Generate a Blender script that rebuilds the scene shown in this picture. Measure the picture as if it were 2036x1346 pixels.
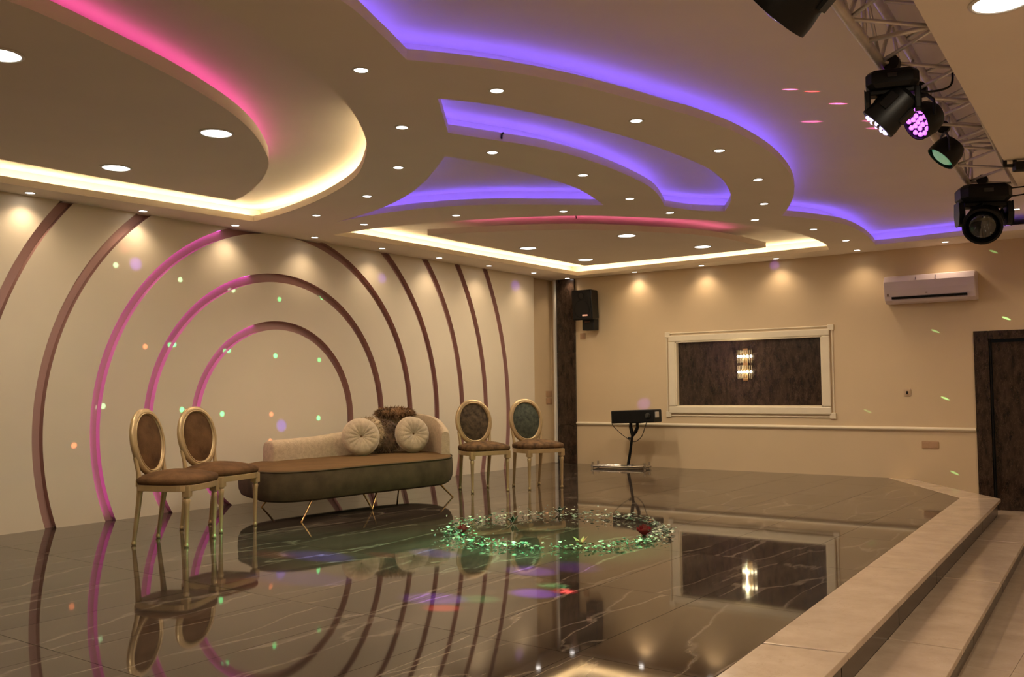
import bpy, bmesh, math, random
from mathutils import Vector, Matrix, geometry
random.seed(7)
for o in list(bpy.data.objects):
    bpy.data.objects.remove(o)
SC = bpy.context.scene
COL = SC.collection
pi = math.pi
# ------------------------------------------------------------------ camera
cam_d = bpy.data.cameras.new('camera')
cam_d.sensor_fit = 'HORIZONTAL'
cam_d.sensor_width = 36.0
cam_d.lens = 36.0 * 1846.1 / 2036.0
cam_d.clip_start = 0.05
cam = bpy.data.objects.new('camera', cam_d)
COL.objects.link(cam)
_r = Vector((0.80866761, 0.58817766, -0.01018545))
_u = Vector((0.03944625, -0.03694181, 0.99853858))
_f = Vector((-0.58694181, 0.80788758, 0.05307505))
m = Matrix.Identity(4)
for i in range(3):
    m[i][0], m[i][1], m[i][2] = _r[i], _u[i], -_f[i]
m[0][3], m[1][3], m[2][3] = 7.4928, -11.4678, 1.1
cam.matrix_world = m
SC.camera = cam
# ------------------------------------------------------------------ world, exposure
w = bpy.data.worlds.new('world')
SC.world = w
w.use_nodes = True
w.node_tree.nodes['Background'].inputs[0].default_value = (0.02, 0.017, 0.014, 1)
w.node_tree.nodes['Background'].inputs[1].default_value = 0.2
SC.view_settings.view_transform = 'Standard'
SC.view_settings.look = 'None'
SC.view_settings.gamma = 1.0
SC.view_settings.use_curve_mapping = False
SC.view_settings.exposure = 0.0
SPOT_W = 36.0        # wall and ceiling spots
BIG_W = 18.0          # large round lamps
HALL_W = 19.0        # hall lamps: the seen bulkhead one and the added unseen ones
WARM = (1.0, 0.76, 0.51)
WALL_W = 11.5         # spots that graze the walls
HS = 2.6847          # underside of the soffit above the stage floor
HU = HS + 0.16       # upper ceiling
HB = 2.44            # underside of the bulkhead
FL = -0.30           # hall floor

# ------------------------------------------------------------------ materials
def nodes(name):
    mt = bpy.data.materials.new(name)
    mt.use_nodes = True
    nt = mt.node_tree
    return mt, nt, nt.nodes['Principled BSDF']

def mat(name, col, rough=0.5, metal=0.0, var=0.06, scale=6.0, bump=0.0, bscale=60.0, coat=0.0, sheen=0.0, spec=None, coord='Object'):
    mt, nt, b = nodes(name)
    b.inputs['Roughness'].default_value = rough
    b.inputs['Metallic'].default_value = metal
    if coat: b.inputs['Coat Weight'].default_value = coat; b.inputs['Coat Roughness'].default_value = 0.08
    if sheen: b.inputs['Sheen Weight'].default_value = sheen; b.inputs['Sheen Roughness'].default_value = 0.4
    if spec is not None: b.inputs['Specular IOR Level'].default_value = spec
    tc = nt.nodes.new('ShaderNodeTexCoord')
    n = nt.nodes.new('ShaderNodeTexNoise'); n.inputs['Scale'].default_value = scale; n.inputs['Detail'].default_value = 4
    nt.links.new(tc.outputs[coord], n.inputs['Vector'])
    r = nt.nodes.new('ShaderNodeValToRGB')
    r.color_ramp.elements[0].position = 0.3; r.color_ramp.elements[1].position = 0.7
    r.color_ramp.elements[0].color = tuple(c * (1 - var) for c in col) + (1,)
    r.color_ramp.elements[1].color = tuple(min(1, c * (1 + var)) for c in col) + (1,)
    nt.links.new(n.outputs['Fac'], r.inputs['Fac'])
    nt.links.new(r.outputs['Color'], b.inputs['Base Color'])
    if bump:
        n2 = nt.nodes.new('ShaderNodeTexNoise'); n2.inputs['Scale'].default_value = bscale; n2.inputs['Detail'].default_value = 3
        nt.links.new(tc.outputs[coord], n2.inputs['Vector'])
        bp = nt.nodes.new('ShaderNodeBump'); bp.inputs['Strength'].default_value = bump; bp.inputs['Distance'].default_value = 0.01
        nt.links.new(n2.outputs['Fac'], bp.inputs['Height'])
        nt.links.new(bp.outputs['Normal'], b.inputs['Normal'])
    return mt

def marble(name, base, mid, vein, rough, scale=1.6, vein_w=0.03, stretch=(1, 1, 1), wav=0.0, rand=True, ior=1.5):
    mt, nt, b = nodes(name)
    b.inputs['Roughness'].default_value = rough
    b.inputs['IOR'].default_value = ior
    tc = nt.nodes.new('ShaderNodeTexCoord')
    mp = nt.nodes.new('ShaderNodeMapping'); mp.inputs['Scale'].default_value = stretch
    nt.links.new(tc.outputs['Object'], mp.inputs['Vector'])
    vec = mp.outputs['Vector']
    if rand:
        oi = nt.nodes.new('ShaderNodeObjectInfo')
        ml = nt.nodes.new('ShaderNodeVectorMath'); ml.operation = 'SCALE'; ml.inputs[0].default_value = (37, 53, 19)
        nt.links.new(oi.outputs['Random'], ml.inputs['Scale'])
        ad = nt.nodes.new('ShaderNodeVectorMath'); ad.operation = 'ADD'
        nt.links.new(vec, ad.inputs[0]); nt.links.new(ml.outputs['Vector'], ad.inputs[1])
        vec = ad.outputs['Vector']
    n = nt.nodes.new('ShaderNodeTexNoise'); n.inputs['Scale'].default_value = scale; n.inputs['Detail'].default_value = 7; n.inputs['Roughness'].default_value = 0.62
    nt.links.new(vec, n.inputs['Vector'])
    r = nt.nodes.new('ShaderNodeValToRGB')
    r.color_ramp.elements[0].position = 0.32; r.color_ramp.elements[1].position = 0.72
    r.color_ramp.elements[0].color = base + (1,); r.color_ramp.elements[1].color = mid + (1,)
    nt.links.new(n.outputs['Fac'], r.inputs['Fac'])
    mixv = nt.nodes.new('ShaderNodeVectorMath'); mixv.operation = 'SCALE'; mixv.inputs['Scale'].default_value = 0.45
    nt.links.new(n.outputs['Color'], mixv.inputs[0])
    a2 = nt.nodes.new('ShaderNodeVectorMath'); a2.operation = 'ADD'
    nt.links.new(vec, a2.inputs[0]); nt.links.new(mixv.outputs['Vector'], a2.inputs[1])
    v = nt.nodes.new('ShaderNodeTexVoronoi'); v.feature = 'DISTANCE_TO_EDGE'; v.inputs['Scale'].default_value = scale * 0.8
    nt.links.new(a2.outputs['Vector'], v.inputs['Vector'])
    r2 = nt.nodes.new('ShaderNodeValToRGB')
    r2.color_ramp.elements[0].position = 0.0; r2.color_ramp.elements[1].position = vein_w
    r2.color_ramp.elements[0].color = (1, 1, 1, 1); r2.color_ramp.elements[1].color = (0, 0, 0, 1)
    nt.links.new(v.outputs['Distance'], r2.inputs['Fac'])
    n3 = nt.nodes.new('ShaderNodeTexNoise'); n3.inputs['Scale'].default_value = scale * 1.3
    nt.links.new(vec, n3.inputs['Vector'])
    mu = nt.nodes.new('ShaderNodeMath'); mu.operation = 'MULTIPLY'
    nt.links.new(r2.outputs['Color'], mu.inputs[0]); nt.links.new(n3.outputs['Fac'], mu.inputs[1])
    mx = nt.nodes.new('ShaderNodeMix'); mx.data_type = 'RGBA'
    nt.links.new(mu.outputs[0], mx.inputs['Factor'])
    nt.links.new(r.outputs['Color'], mx.inputs['A']); mx.inputs['B'].default_value = vein + (1,)
    nt.links.new(mx.outputs['Result'], b.inputs['Base Color'])
    if wav:
        n2 = nt.nodes.new('ShaderNodeTexNoise'); n2.inputs['Scale'].default_value = 2.2; n2.inputs['Detail'].default_value = 1
        nt.links.new(vec, n2.inputs['Vector'])
        bp = nt.nodes.new('ShaderNodeBump'); bp.inputs['Strength'].default_value = wav; bp.inputs['Distance'].default_value = 0.02
        nt.links.new(n2.outputs['Fac'], bp.inputs['Height'])
        nt.links.new(bp.outputs['Normal'], b.inputs['Normal'])
    return mt

def emit(name, col, strength):
    mt, nt, b = nodes(name)
    b.inputs['Base Color'].default_value = (0.8, 0.8, 0.8, 1)
    b.inputs['Emission Color'].default_value = col + (1,)
    b.inputs['Emission Strength'].default_value = strength
    n = nt.nodes.new('ShaderNodeTexNoise'); n.inputs['Scale'].default_value = 3
    r = nt.nodes.new('ShaderNodeMapRange'); r.inputs['To Min'].default_value = strength * 0.97; r.inputs['To Max'].default_value = strength * 1.03
    nt.links.new(n.outputs['Fac'], r.inputs['Value']); nt.links.new(r.outputs['Result'], b.inputs['Emission Strength'])
    return mt

def glass(name, col, rough=0.03):
    mt, nt, b = nodes(name)
    b.inputs['Base Color'].default_value = col + (1,)
    b.inputs['Transmission Weight'].default_value = 0.9
    b.inputs['Roughness'].default_value = rough
    b.inputs['IOR'].default_value = 1.5
    return mt

M = {}
M['ceil'] = mat('ceiling_paint', (0.86, 0.76, 0.64), 0.75, var=0.02, scale=2)
M['wall_l'] = mat('cream_wall_paint', (0.70, 0.61, 0.47), 0.6, var=0.02, scale=2)
M['wall_b'] = mat('tan_wall_paint', (0.62, 0.475, 0.295), 0.6, var=0.025, scale=2)
M['groove'] = mat('mauve_groove_paint', (0.44, 0.26, 0.23), 0.6, var=0.05, scale=3)
M['tile'] = marble('grey_brown_polished_marble', (0.024, 0.017, 0.013), (0.060, 0.044, 0.033), (0.26, 0.205, 0.155), 0.038, scale=1.9, vein_w=0.020, stretch=(1.7, 0.35, 1), wav=0.010, ior=1.52)
M['grout'] = mat('pale_grout', (0.20, 0.16, 0.12), 0.8)
M['cream'] = marble('cream_polished_stone', (0.43, 0.325, 0.235), (0.55, 0.43, 0.32), (0.38, 0.27, 0.18), 0.16, scale=5, vein_w=0.012, ior=1.5)
M['dkmarble'] = marble('dark_emperador_marble', (0.010, 0.006, 0.004), (0.060, 0.036, 0.025), (0.17, 0.11, 0.08), 0.2, scale=11, vein_w=0.03, stretch=(1.7, 1, 0.6), ior=1.5)
M['white'] = mat('white_gloss_paint', (0.72, 0.68, 0.60), 0.35, var=0.02)
M['frame'] = mat('cream_moulding_paint', (0.74, 0.64, 0.47), 0.4, var=0.03)
M['ac'] = mat('white_plastic', (0.66, 0.55, 0.55), 0.3, var=0.02)
M['black'] = mat('black_plastic', (0.004, 0.0038, 0.0038), 0.45, var=0.2, bump=0.05, bscale=200, spec=0.25)
M['blackm'] = mat('black_metal', (0.007, 0.0065, 0.0065), 0.4, var=0.2, spec=0.3)
M['lens'] = mat('dark_lens_glass', (0.01, 0.012, 0.012), 0.04, var=0.1, coat=1.0)
M['alu'] = mat('brushed_aluminium', (0.66, 0.61, 0.57), 0.42, metal=0.7, var=0.12, scale=14)
M['chrome'] = mat('chromed_steel', (0.70, 0.68, 0.66), 0.18, metal=1.0, var=0.05)
M['gold'] = mat('champagne_gold_paint', (0.50, 0.365, 0.19), 0.32, metal=0.45, var=0.10, scale=10)
M['brass'] = mat('polished_brass', (0.72, 0.52, 0.22), 0.2, metal=1.0, var=0.08)
M['velvet'] = mat('brown_velvet', (0.115, 0.058, 0.024), 0.8, var=0.35, scale=9, bump=0.25, bscale=120, spec=0.15)
M['damask'] = mat('dark_damask_fabric', (0.080, 0.056, 0.032), 0.75, var=0.6, scale=22, bump=0.3, bscale=90, spec=0.2)
M['damask_seat'] = mat('brown_damask_fabric', (0.11, 0.06, 0.026), 0.8, var=0.6, scale=16, bump=0.3, bscale=90, spec=0.15)
M['damask_green'] = mat('dark_green_damask_fabric', (0.045, 0.052, 0.030), 0.7, var=0.65, scale=24, bump=0.3, bscale=90)
M['sofa_seat'] = mat('tan_velvet_seat', (0.125, 0.070, 0.028), 0.85, var=0.12, scale=5, bump=0.1, bscale=250, spec=0.12)
M['sofa_side'] = mat('olive_brown_velvet', (0.080, 0.058, 0.032), 0.8, var=0.25, scale=7, bump=0.15, bscale=200, spec=0.15)
M['sofa_back'] = mat('beige_boucle', (0.48, 0.37, 0.25), 0.9, var=0.12, scale=30, bump=0.5, bscale=130)
M['cushion'] = mat('beige_plush', (0.50, 0.39, 0.27), 0.9, var=0.16, scale=16, bump=0.5, bscale=160, sheen=0.3)
M['fur'] = mat('brown_fur', (0.10, 0.055, 0.028), 0.8, var=0.5, scale=18)
M['furgold'] = mat('golden_brown_fur', (0.20, 0.105, 0.042), 0.8, var=0.6, scale=14)
M['furpale'] = mat('cream_fur', (0.42, 0.31, 0.19), 0.85, var=0.3, scale=18)
M['rose'] = mat('red_rose_petal', (0.20, 0.006, 0.010), 0.6, var=0.35, scale=20)
M['leaf'] = mat('green_leaf', (0.025, 0.055, 0.025), 0.4, var=0.4, scale=20)
M['petal'] = mat('pale_petal', (0.50, 0.52, 0.40), 0.35, var=0.2, scale=20)
M['petal2'] = mat('pale_green_petal', (0.14, 0.22, 0.14), 0.3, var=0.3, scale=20)
M['dry'] = mat('dry_brown_petal', (0.36, 0.17, 0.07), 0.6, var=0.3, scale=20)
M['socket'] = mat('brown_plastic_plate', (0.45, 0.28, 0.16), 0.4, var=0.05)
M['socket2'] = mat('pale_plastic_plate', (0.55, 0.40, 0.26), 0.4, var=0.05)
M['spot_e'] = emit('spot_lens_light', (1.0, 0.93, 0.86), 14.0)
M['big_e'] = emit('lamp_diffuser_light', (1.0, 0.95, 0.86), 7.0)
M['warm_led'] = emit('warm_led_light', (1.0, 0.83, 0.50), 44.0)
M['blue_led'] = emit('blue_led_light', (0.14, 0.09, 1.0), 17.0)
M['pink_led'] = emit('pink_led_light', (1.0, 0.11, 0.58), 7.5)
M['pink_led2'] = emit('soft_pink_led_light', (1.0, 0.18, 0.46), 7.0)
M['groove_led'] = emit('magenta_led_light', (1.0, 0.15, 1.0), 7.5)
M['violet_e'] = emit('violet_led_lens', (0.62, 0.10, 1.0), 2.6)
M['white_e'] = emit('white_violet_led_lens', (0.62, 0.50, 1.0), 3.0)
M['green_e'] = emit('green_led_lens', (0.02, 0.45, 0.22), 0.4)
M['orange_e'] = emit('orange_badge_light', (1.0, 0.22, 0.06), 0.45)
M['crystal_e'] = emit('lit_crystal', (1.0, 0.84, 0.52), 5.0)
M['crystal'] = glass('clear_crystal', (0.95, 0.88, 0.72))
M['glass_p'] = glass('clear_glass_piece', (0.85, 0.95, 0.88))

# ------------------------------------------------------------------ mesh helpers
class MB:
    def __init__(s):
        s.v = []; s.f = []; s.mi = []
    def add(s, vs, fs, mi=0):
        n = len(s.v)
        s.v += [tuple(p) for p in vs]
        s.f += [tuple(n + i for i in f) for f in fs]
        s.mi += [mi] * len(fs)
        return s
    def box(s, c, d, rot=None, mi=0):
        hx, hy, hz = d[0] / 2, d[1] / 2, d[2] / 2
        vs = [Vector((sx * hx, sy * hy, sz * hz)) for sx in (-1, 1) for sy in (-1, 1) for sz in (-1, 1)]
        if rot is not None: vs = [rot @ v for v in vs]
        c = Vector(c)
        return s.add([v + c for v in vs], [(0, 1, 3, 2), (4, 6, 7, 5), (0, 4, 5, 1), (2, 3, 7, 6), (0, 2, 6, 4), (1, 5, 7, 3)], mi)
    def bounds(s, x0, x1, y0, y1, z0, z1, mi=0):
        return s.box(((x0 + x1) / 2, (y0 + y1) / 2, (z0 + z1) / 2), (x1 - x0, y1 - y0, z1 - z0), None, mi)
    def tube(s, path, r, seg=8, closed=False, mi=0, sx=1.0, sy=1.0, up=None):
        path = [Vector(p) for p in path]
        n = len(path)
        rs = r if isinstance(r, (list, tuple)) else [r] * n
        vs = []; prev = None
        for i, p in enumerate(path):
            a = path[(i - 1) % n] if (closed or i > 0) else p
            b = path[(i + 1) % n] if (closed or i < n - 1) else p
            t = (b - a).normalized()
            if prev is None:
                q = Vector(up) if up is not None else (Vector((0, 0, 1)) if abs(t.z) < 0.9 else Vector((1, 0, 0)))
            else: q = prev
            x = (q - t * q.dot(t)).normalized(); y = t.cross(x); prev = x
            for k in range(seg):
                an = 2 * pi * k / seg
                vs.append(p + (x * math.cos(an) * sx + y * math.sin(an) * sy) * rs[i])
        fs = []
        for i in range(n if closed else n - 1):
            j = (i + 1) % n
            for k in range(seg):
                l = (k + 1) % seg
                fs.append((i * seg + k, i * seg + l, j * seg + l, j * seg + k))
        if not closed:
            fs.append(tuple(reversed(range(seg)))); fs.append(tuple((n - 1) * seg + k for k in range(seg)))
        return s.add(vs, fs, mi)
    def lathe(s, prof, seg=24, mat4=None, mi=0):
        vs = []; fs = []
        for (r, z) in prof:
            for k in range(seg):
                a = 2 * pi * k / seg
                vs.append(Vector((r * math.cos(a), r * math.sin(a), z)))
        n = len(prof)
        for i in range(n - 1):
            for k in range(seg):
                l = (k + 1) % seg
                fs.append((i * seg + k, i * seg + l, (i + 1) * seg + l, (i + 1) * seg + k))
        if prof[0][0] > 1e-6: fs.append(tuple(reversed(range(seg))))
        if prof[-1][0] > 1e-6: fs.append(tuple((n - 1) * seg + k for k in range(seg)))
        if mat4 is not None: vs = [mat4 @ v for v in vs]
        return s.add(vs, fs, mi)
    def prism(s, poly, z0, z1, holes=(), mi=0):
        loops = [list(poly)] + [list(h) for h in holes]
        flat = [p for l in loops for p in l]
        tris = geometry.tessellate_polygon([[Vector((p[0], p[1], 0)) for p in l] for l in loops])
        n = len(flat)
        vs = [(p[0], p[1], z0) for p in flat] + [(p[0], p[1], z1) for p in flat]
        fs = []
        for t in tris:
            a, b, c = (flat[i] for i in t)
            ar = (b[0] - a[0]) * (c[1] - a[1]) - (b[1] - a[1]) * (c[0] - a[0])
            t = t if ar > 0 else tuple(reversed(t))
            fs.append(tuple(i + n for i in t)); fs.append(tuple(reversed(t)))
        k = 0
        for li, l in enumerate(loops):
            ar = sum(l[i][0] * l[(i + 1) % len(l)][1] - l[(i + 1) % len(l)][0] * l[i][1] for i in range(len(l)))
            for i in range(len(l)):
                j = (i + 1) % len(l)
                q = (k + i, k + j, n + k + j, n + k + i)
                if (ar > 0) != (li == 0): q = tuple(reversed(q))
                fs.append(q)
            k += len(l)
        return s.add(vs, fs, mi)
    def build(s, name, mt, parent=None, smooth=False, bevel=0.0, weld=False, loc=None, bseg=2):
        me = bpy.data.meshes.new(name)
        me.from_pydata(s.v, [], s.f)
        mts = mt if isinstance(mt, (list, tuple)) else [mt]
        for q in mts: me.materials.append(M[q] if isinstance(q, str) else q)
        for p, i in zip(me.polygons, s.mi):
            p.material_index = i
            p.use_smooth = bool(smooth)
        if weld:
            bm = bmesh.new(); bm.from_mesh(me)
            bmesh.ops.remove_doubles(bm, verts=bm.verts, dist=1e-4)
            bm.to_mesh(me); bm.free()
        me.update()
        o = bpy.data.objects.new(name, me)
        COL.objects.link(o)
        if parent is not None: o.parent = parent
        if loc is not None: o.location = loc
        if bevel:
            b = o.modifiers.new('bevel', 'BEVEL'); b.width = bevel; b.segments = bseg; b.limit_method = 'ANGLE'; b.angle_limit = math.radians(40)
        if smooth == 'auto':
            try:
                me.set_sharp_from_angle(angle=math.radians(38))
            except Exception:
                pass
        return o

def tag(o, label=None, cat=None, group=None, kind=None):
    if label: o['label'] = label
    if cat: o['category'] = cat
    if group: o['group'] = group
    if kind: o['kind'] = kind
    return o
def thing(name, label, cat, loc=(0, 0, 0), rz=0.0, group=None):
    o = bpy.data.objects.new(name, None)
    o.empty_display_size = 0.1
    COL.objects.link(o)
    o.location = loc; o.rotation_euler = (0, 0, rz)
    return tag(o, label, cat, group)
def struct(o, label=None):
    return tag(o, label, None, None, 'structure')
def basis(d, up=(0, 0, 1)):
    z = Vector(d).normalized(); u = Vector(up)
    if abs(z.dot(u)) > 0.98: u = Vector((1, 0, 0))
    x = u.cross(z).normalized(); y = z.cross(x)
    mm = Matrix.Identity(4)
    for i in range(3): mm[i][0], mm[i][1], mm[i][2] = x[i], y[i], z[i]
    return mm
def light(name, kind, loc, power, col, parent=None, target=None, cone=100, blend=0.6, size=0.03, ell=None):
    ld = bpy.data.lights.new(name, kind)
    ld.energy = power; ld.color = col
    if kind == 'SPOT':
        ld.spot_size = math.radians(cone); ld.spot_blend = blend; ld.shadow_soft_size = size
    elif kind == 'AREA':
        ld.shape = 'DISK'; ld.size = size
    o = bpy.data.objects.new(name, ld)
    COL.objects.link(o)
    if parent is not None: o.parent = parent
    base = Vector(parent.location) if parent is not None else Vector((0, 0, 0))
    o.location = Vector(loc) - base
    if target is not None:
        o.rotation_euler = (Vector(target) - Vector(loc)).to_track_quat('-Z', 'Y').to_euler()
    if ell: o.scale = ell
    return o
def spline(pts, corners=(), closed=True, sub=4):
    """Catmull-Rom through pts, straight/kinked at the listed corner indices."""
    n = len(pts); out = []
    cs = set(corners)
    for i in range(n if closed else n - 1):
        p1 = pts[i]; p2 = pts[(i + 1) % n]
        p0 = pts[(i - 1) % n] if (i not in cs and (closed or i > 0)) else p1
        p3 = pts[(i + 2) % n] if (((i + 1) % n) not in cs and (closed or i < n - 2)) else p2
        for k in range(sub):
            t = k / sub; t2 = t * t; t3 = t2 * t
            out.append(tuple(0.5 * (2 * b + (c - a) * t + (2 * a - 5 * b + 4 * c - d) * t2 + (3 * b - a - 3 * c + d) * t3) for a, b, c, d in zip(p0, p1, p2, p3)))
    if not closed: out.append(tuple(pts[-1]))
    return out
def offset(poly, d, closed=True):
    """moves a polyline sideways by d (to the left of its direction)."""
    n = len(poly); out = []
    for i, p in enumerate(poly):
        a = poly[(i - 1) % n] if (closed or i > 0) else p
        b = poly[(i + 1) % n] if (closed or i < n - 1) else p
        v1 = Vector((p[0] - a[0], p[1] - a[1])); v2 = Vector((b[0] - p[0], b[1] - p[1]))
        if v1.length < 1e-9: v1 = v2
        if v2.length < 1e-9: v2 = v1
        v1.normalize(); v2.normalize()
        n1 = Vector((-v1.y, v1.x)); n2 = Vector((-v2.y, v2.x))
        k = n1 + n2
        if k.length < 0.2: k = n1
        k.normalize()
        s = d / max(0.45, k.dot(n1))
        out.append((p[0] + k.x * s, p[1] + k.y * s))
    return out
def area2(l):
    return sum(l[i][0] * l[(i + 1) % len(l)][1] - l[(i + 1) % len(l)][0] * l[i][1] for i in range(len(l)))
def clip_half(poly, a, b, c):
    """keeps a*x+b*y<=c"""
    out = []
    for i in range(len(poly)):
        p, q = poly[i], poly[(i + 1) % len(poly)]
        dp = a * p[0] + b * p[1] - c; dq = a * q[0] + b * q[1] - c
        if dp <= 0: out.append(p)
        if (dp < 0 < dq) or (dq < 0 < dp):
            t = dp / (dp - dq); out.append((p[0] + (q[0] - p[0]) * t, p[1] + (q[1] - p[1]) * t))
    return out
def clip_convex(poly, conv):
    if area2(conv) < 0: conv = conv[::-1]
    for i in range(len(conv)):
        p, q = conv[i], conv[(i + 1) % len(conv)]
        a, b = q[1] - p[1], p[0] - q[0]
        poly = clip_half(poly, a, b, a * p[0] + b * p[1])
        if len(poly) < 3: return []
    return poly

# ================================================================== THE SETTING
YB = -13.5; XR = 10.5
# ---- stage and steps
inner = [(-0.12, 0), (4.60, 0), (5.674, -1.674), (6.28, YB), (-0.12, YB)]
def edge_x(y, off):                      # main stage edge, running slightly askew
    return 6.013 + off - 0.0519 * (y + 1.564)
floor = MB().prism([(-0.12, 0), (4.70, 0), (5.93, -1.58), (edge_x(YB, -0.08), YB), (-0.06, YB), (-0.06, -0.62), (-0.12, -0.62)], FL + 0.001, -0.003).build('floor', 'grout')
struct(floor, 'raised stage floor of polished grey brown marble tiles')
tw, tl, gap = 0.60, 1.20, 0.0015
cache = {}
iy = 0
y = -8.17 + 1.2 * 7
while y > YB:
    x = -0.60
    for ix in range(12):
        r = [(x + gap, y - tl + gap), (x + tw - gap, y - tl + gap), (x + tw - gap, y - gap), (x + gap, y - gap)]
        p = clip_convex(r, inner)
        if len(p) >= 3 and abs(area2(p)) > 0.004:
            full = abs(area2(p) / 2 - (tw - 2 * gap) * (tl - 2 * gap)) < 1e-4
            if full and 'full' in cache:
                o = bpy.data.objects.new('floor_tile', cache['full']); COL.objects.link(o)
            else:
                o = MB().prism([(a - x, b - y) for a, b in p], -0.0029, 0.0).build('floor_tile', 'tile')
                if full: cache['full'] = o.data
            o.parent = floor; o.location = (x, y, 0)
        x += tw
    y -= tl
# cream border slabs of the stage
def slabs(parent, name, a_in, b_in, a_out, b_out, z0, z1, n, mt, bevel=0.004):
    for i in range(n):
        t0, t1 = i / n, (i + 1) / n
        g = 0.0006
        L = lambda p, q, t: (p[0] + (q[0] - p[0]) * t, p[1] + (q[1] - p[1]) * t)
        poly = [L(a_in, b_in, t0 + g), L(a_out, b_out, t0 + g), L(a_out, b_out, t1 - g), L(a_in, b_in, t1 - g)]
        c = L(L(a_in, b_in, (t0 + t1) / 2), L(a_out, b_out, (t0 + t1) / 2), 0.5)
        MB().prism([(p[0] - c[0], p[1] - c[1]) for p in poly], z0, z1).build(name, mt, parent, bevel=bevel, loc=(c[0], c[1], 0))
slabs(floor, 'border_slab', (5.676, -1.674), (6.282, YB), (edge_x(-1.564, 0), -1.564), (edge_x(YB, 0), YB), -0.030, 0.001, 6, 'cream', 0.006)
slabs(floor, 'border_slab', (4.602, 0), (5.676, -1.674), (4.84, 0), (6.013, -1.564), -0.030, 0.001, 2, 'cream', 0.006)
slabs(floor, 'riser_slab', (5.93, -1.58), (edge_x(YB, -0.08), YB), (edge_x(-1.56, -0.03), -1.56), (edge_x(YB, -0.03), YB), -0.155, -0.030, 10, 'dkmarble', 0)
slabs(floor, 'riser_slab', (4.70, 0.0), (5.93, -1.58), (4.79, 0.0), (5.975, -1.56), FL, -0.030, 2, 'dkmarble', 0)
# lower step
step = MB().prism([(edge_x(-1.46, -0.03), -1.46), (edge_x(-1.46, 0.26), -1.46), (edge_x(YB, 0.26), YB), (edge_x(YB, -0.03), YB)], FL, -0.185).build('floor', 'grout')
struct(step, 'single lower step along the stage front')
slabs(step, 'tread_slab', (edge_x(-1.46, -0.03), -1.46), (edge_x(YB, -0.03), YB), (edge_x(-1.46, 0.305), -1.46), (edge_x(YB, 0.305), YB), -0.185, -0.155, 7, 'cream', 0.006)
slabs(step, 'riser_slab', (edge_x(-1.46, 0.26), -1.46), (edge_x(YB, 0.26), YB), (edge_x(-1.46, 0.275), -1.46), (edge_x(YB, 0.275), YB), FL, -0.185, 8, 'dkmarble', 0)
# hall floor
hall = MB().bounds(4.0, XR + 0.01, YB - 0.7, 0.4, FL - 0.1, FL - 0.012).build('floor', 'grout')
struct(hall, 'cream polished stone floor of the hall below the stage')
y = 0.4
while y > YB:
    x = 4.5
    while x < XR:
        o = bpy.data.objects.new('floor_tile', cache['hall']) if 'hall' in cache else None
        if o is None:
            o = MB().bounds(0.001, 0.749, -0.749, -0.001, FL - 0.012, FL).build('floor_tile', 'cream'); cache['hall'] = o.data
        else: COL.objects.link(o)
        o.parent = hall; o.location = (x, y, 0)
        x += 0.75
    y -= 0.75
# ---- left wall with concentric arch panels
YC, ZC, DEP, GW = -5.20, 0.765, 0.06, 0.088
RO = [1.04, 1.525, 2.015, 2.50, 2.995, 3.49, 3.985]      # outer radius of each groove
YE = -0.62
wl = MB().bounds(-0.36, -DEP, YB, -0.62, FL, HU + 0.1).build('wall_left', 'wall_l')
struct(wl, 'cream left wall carved with concentric arch grooves')
MB().bounds(-0.36, -0.12, -0.62, 0.25, FL, HU + 0.1).build('recess_wall', 'wall_b', wl)
def ring_panel(r0, r1):
    mb = MB()
    def inside(v): return -0.001 <= v[1] <= HS + 0.001 and v[0] <= YE + 0.001 and v[0] >= YB
    rect = [(YB, 0.0), (YE, 0.0), (YE, HS), (YB, HS)]
    N = 240
    for i in range(N):
        a0, a1 = 2 * pi * i / N, 2 * pi * (i + 1) / N
        P = lambda r, a: (YC + r * math.cos(a), ZC + r * math.sin(a))
        q = [P(r0, a0), P(r1, a0), P(r1, a1), P(r0, a1)] if r0 > 0 else [(YC, ZC), P(r1, a0), P(r1, a1)]
        c = clip_convex(q, rect)
        if len(c) < 3: continue
        mb.add([(0.0, p[0], p[1]) for p in c], [tuple(range(len(c)))])
        for rr, flip in ((r0, True), (r1, False)):
            if rr <= 0 or rr > 8: continue
            e = [P(rr, a0), P(rr, a1)]
            if inside(e[0]) or inside(e[1]):
                vs = [(0, *e[0]), (0, *e[1]), (-DEP, *e[1]), (-DEP, *e[0])]
                vs = [(p[0], max(YB, min(YE, p[1])), max(0, min(HS, p[2]))) for p in vs]
                mb.add(vs, [(0, 3, 2, 1) if flip is False else (0, 1, 2, 3)], 1)
    if r1 > 8:      # outer end of the panel towards the corner
        mb.add([(0, YE, 0), (0, YE, HS), (-DEP, YE, HS), (-DEP, YE, 0)], [(0, 3, 2, 1)])
    return mb
rr = [0.0]
for R_ in RO: rr += [R_ - GW, R_]
rr += [12.0]
for k in range(0, len(rr), 2):
    ring_panel(rr[k], rr[k + 1]).build('arch_panel', ['wall_l', 'groove'], wl, weld=True)
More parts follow.
